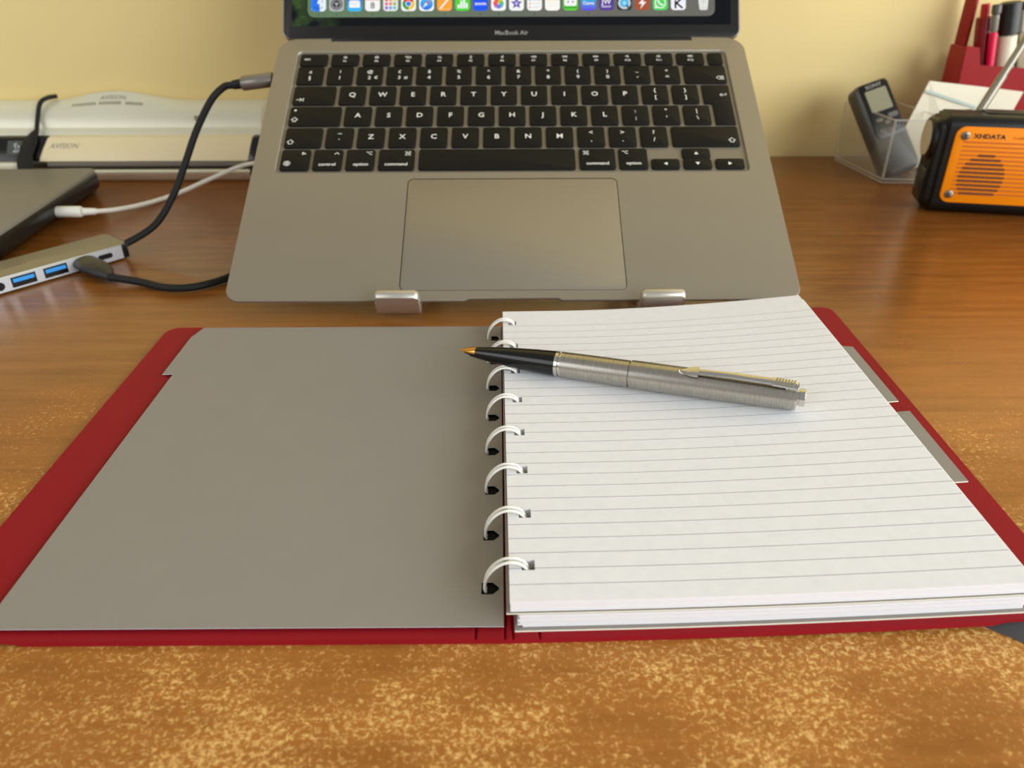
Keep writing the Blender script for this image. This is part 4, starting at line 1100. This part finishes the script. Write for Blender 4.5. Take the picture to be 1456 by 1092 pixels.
def stick(name, label, base, top, r, mats, cat='pen'):
    """pen standing in the organiser: bands (t0, t1, radius factor, material, part name)"""
    b, t_ = Vector(base), Vector(top); z = (t_-b); L = z.length; z.normalize(); x = z.cross(Vector((0, 1, 0))).normalized(); y = x.cross(z)
    # lathe runs along +x
    R = Matrix((z, y, x)).transposed()
    if R.determinant() < 0: R = Matrix((z, -y, x)).transposed()
    o = thing(name, label, cat, b, R)
    for t0, t1, k, m, nm in mats:
        lathe(nm, [(t0*L, r*k*0.86), (t0*L+0.8, r*k), (t1*L-0.8, r*k), (t1*L, r*k*0.8)], m, o, 20)
    return o
M_redcap = mat('deep_red_plastic', (128, 12, 14), 0.3); M_brred = mat('bright_red_plastic', (190, 24, 24), 0.35)
M_pink = mat('pink_pen_plastic', (226, 22, 74), 0.35); M_greypen = mat('grey_clear_pen', (132, 128, 112), 0.3)
M_blackcap = mat('black_marker_cap', (26, 26, 22), 0.4); M_wbar = mat('off_white_marker', (226, 218, 192), 0.45)
def P3(x, y, Y): return at_y(x, y, Y)
def down(p, q, z): # extend the line q->p down to height z
    d = p-q; return p+d*((z-p.z)/d.z)
def pen_px(name, label, lo_px, hi_px, Y, r, bands):
    lo, hi = P3(*lo_px, Y), P3(*hi_px, Y+2); b = down(lo, hi, 4.6)
    L = (hi-b).length; t = lambda p: (P3(*p, Y+1)-b).length/L
    return stick(name, label, b, hi, r, [(max(0, t(a) if a else 0), min(1, t(c) if c else 1), k, m, nm) for a, c, k, m, nm in bands])
pen_px('marker', 'short deep red marker with a thin red top in the organiser', (1396, 60), (1402, 5), 716, 6.3,
       [(None, (1399, 24), 1.0, M_redcap, 'barrel'), ((1399, 25), None, 0.55, M_brred, 'top')])
pen_px('ballpoint_pen', 'slim pink pen with clear grey upper half in the organiser', (1407, 90), (1418, 6), 706, 3.2,
       [(None, (1413, 46), 1.0, M_pink, 'barrel'), ((1413, 45), (1417, 20), 0.9, M_greypen, 'upper_barrel'), ((1417, 20), None, 1.15, mat('dark_grey_clicker', (88, 84, 74), 0.4), 'cap')])
pen_px('marker', 'thick off-white marker with a black cap in the red organiser', (1426, 97), (1438, 2), 716, 8.3,
       [(None, (1430, 50), 0.96, M_wbar, 'barrel'), ((1430, 49), None, 1.0, M_blackcap, 'cap')])
pen_px('ballpoint_pen', 'grey clear pen beside the black-capped marker in the organiser', (1449, 60), (1455, 2), 722, 3.6,
       [(None, (1453, 14), 1.0, M_greypen, 'barrel'), ((1453, 14), None, 0.9, M_blackcap, 'cap')])
pen_px('marker', 'off-white marker at the far end of the organiser, behind the aerial', (1458, 99), (1463, 45), 712, 6.6,
       [(None, None, 1.0, M_wbar, 'barrel')])

# ------------------------------------------------------------------ radio
M_rad = mat('black_radio_plastic', (14, 14, 12), 0.42, spec=0.3)
M_or = mat('orange_plastic', (244, 140, 6), 0.45, spec=0.2)
M_or2 = mat('dark_orange_groove', (196, 98, 8), 0.5)
M_hole = mat('speaker_dark', (110, 52, 8), 0.6)
RO = Vector((307.5, 580, 0)); RR = RZ(math.radians(-12.0))
rd = thing('radio', 'orange and black portable radio with a raised aerial', 'radio', RO, RR)
RW, RD, RH = 156, 34, 70
prism('casing', rr(RD, RH, 8, 6, RD/2, RH/2+0.2), 3, RW, M_rad, rd, bev=3, bbev=3, axis='x')
# side cheek with the torch lens
prism('side_cheek', rr(RD-4, RH-6, 7, 6, RD/2, RH/2+0.2), -1.0, 4, M_rad, rd, bev=0, bbev=2, axis='x')
tl = prism('torch_ring', circle(15.5, 30, 16.5, 51.5), -4.2, 0, M_blackpl, rd, axis='x', bbev=1.6)
prism('torch_lens', circle(12.4, 30, 16.5, 51.5), -4.7, -4.0, mat('pale_torch_lens', (206, 194, 166), 0.3), rd, axis='x')
box('side_cover', -2.0, 0.5, 7, 28, 6, 30, M_blackpl, rd, bev=0.8)
# raised lip on the top
prism('top_panel', rr(RW-34, 16, 3, 4, RW/2+14, 20), RH-0.5, RH+1.0, M_rad, rd, bev=0.6)
prism('handle_groove', rr(RW-36, 6, 1.5, 4, RW/2+14, 6.5), RH-6.4, RH-1.0, M_blackpl, rd, bev=0.4)
prism('front_panel', rr(146, 54.5, 6.5, 6, 10+73, 36.3), 0.0, 1.3, M_or, rd, bev=0.5, axis='y')
for k in range(13):
    z = 53.0-3.05*k
    if z < 13: break
    wgrow = 0
    fp_ = rr(135, 1.15, 0.5, 2, 16+67.5, z)
    gr = prism('groove', fp_, 1.1, 1.42, M_or2, rd, axis='y')
    t = (z-30.0)/19.5
    if k >= 3:
        hw = 15.5*math.sqrt(max(0, 1-((z-27.5)/17.6)**2))
        if hw > 3: prism('speaker_slot', rr(2*hw, 1.8, 0.6, 2, 34.0, z), 1.3, 1.6, M_hole, gr, axis='y')
for xx, zz in ((16.5, 57.3), (15.8, 15.2), (149, 57.3), (149, 15.2)):
    sc_ = prism('screw', circle(3.0, 18, xx, zz), 1.2, 2.1, mat('screw_metal', (150, 146, 134), 0.3, metal=0.9), rd, axis='y', bev=0.4)
    V, F = strokes_vf([[(xx-1.5, zz-1.2), (xx+1.5, zz+1.2)], [(xx-1.2, zz+1.5), (xx+1.2, zz-1.5)]], 0.6)
    add('slot', pydata('slot', [(x, -2.16, z) for x, z, _ in V], F), M_dark, sc_)
V, F = text_mesh('XHDATA', 4.5, bold=0.13, xs=1.12, align='LEFT')
add('lettering', pydata('lettering', [(x+22.0, -1.5, y+57.2) for x, y, z in V], F), mat('black_print', (30, 18, 8), 0.6), rd)
V, F = text_mesh('D-608WB', 2.8, align='LEFT')
add('lettering', pydata('lettering', [(x+47.5, -1.5, y+56.8) for x, y, z in V], F), M_or2, rd)
RI = (Matrix.Translation(RO*S) @ RR.to_4x4()).inverted()
a0, a1 = at_y(1392, 160, 603), at_y(1461, 52, 612)
d = a1-a0
V, F = tube_vf([a0-d*0.10, a0+d*0.5, a0+d*0.502, a0+d*2.0], [3.2, 3.2, 2.7, 2.7], 14)
add('aerial', fixn(pydata('aerial', local(V, RI), F, 1)), mat('aerial_metal', (150, 144, 128), 0.4, metal=0.8), rd, None, 40)
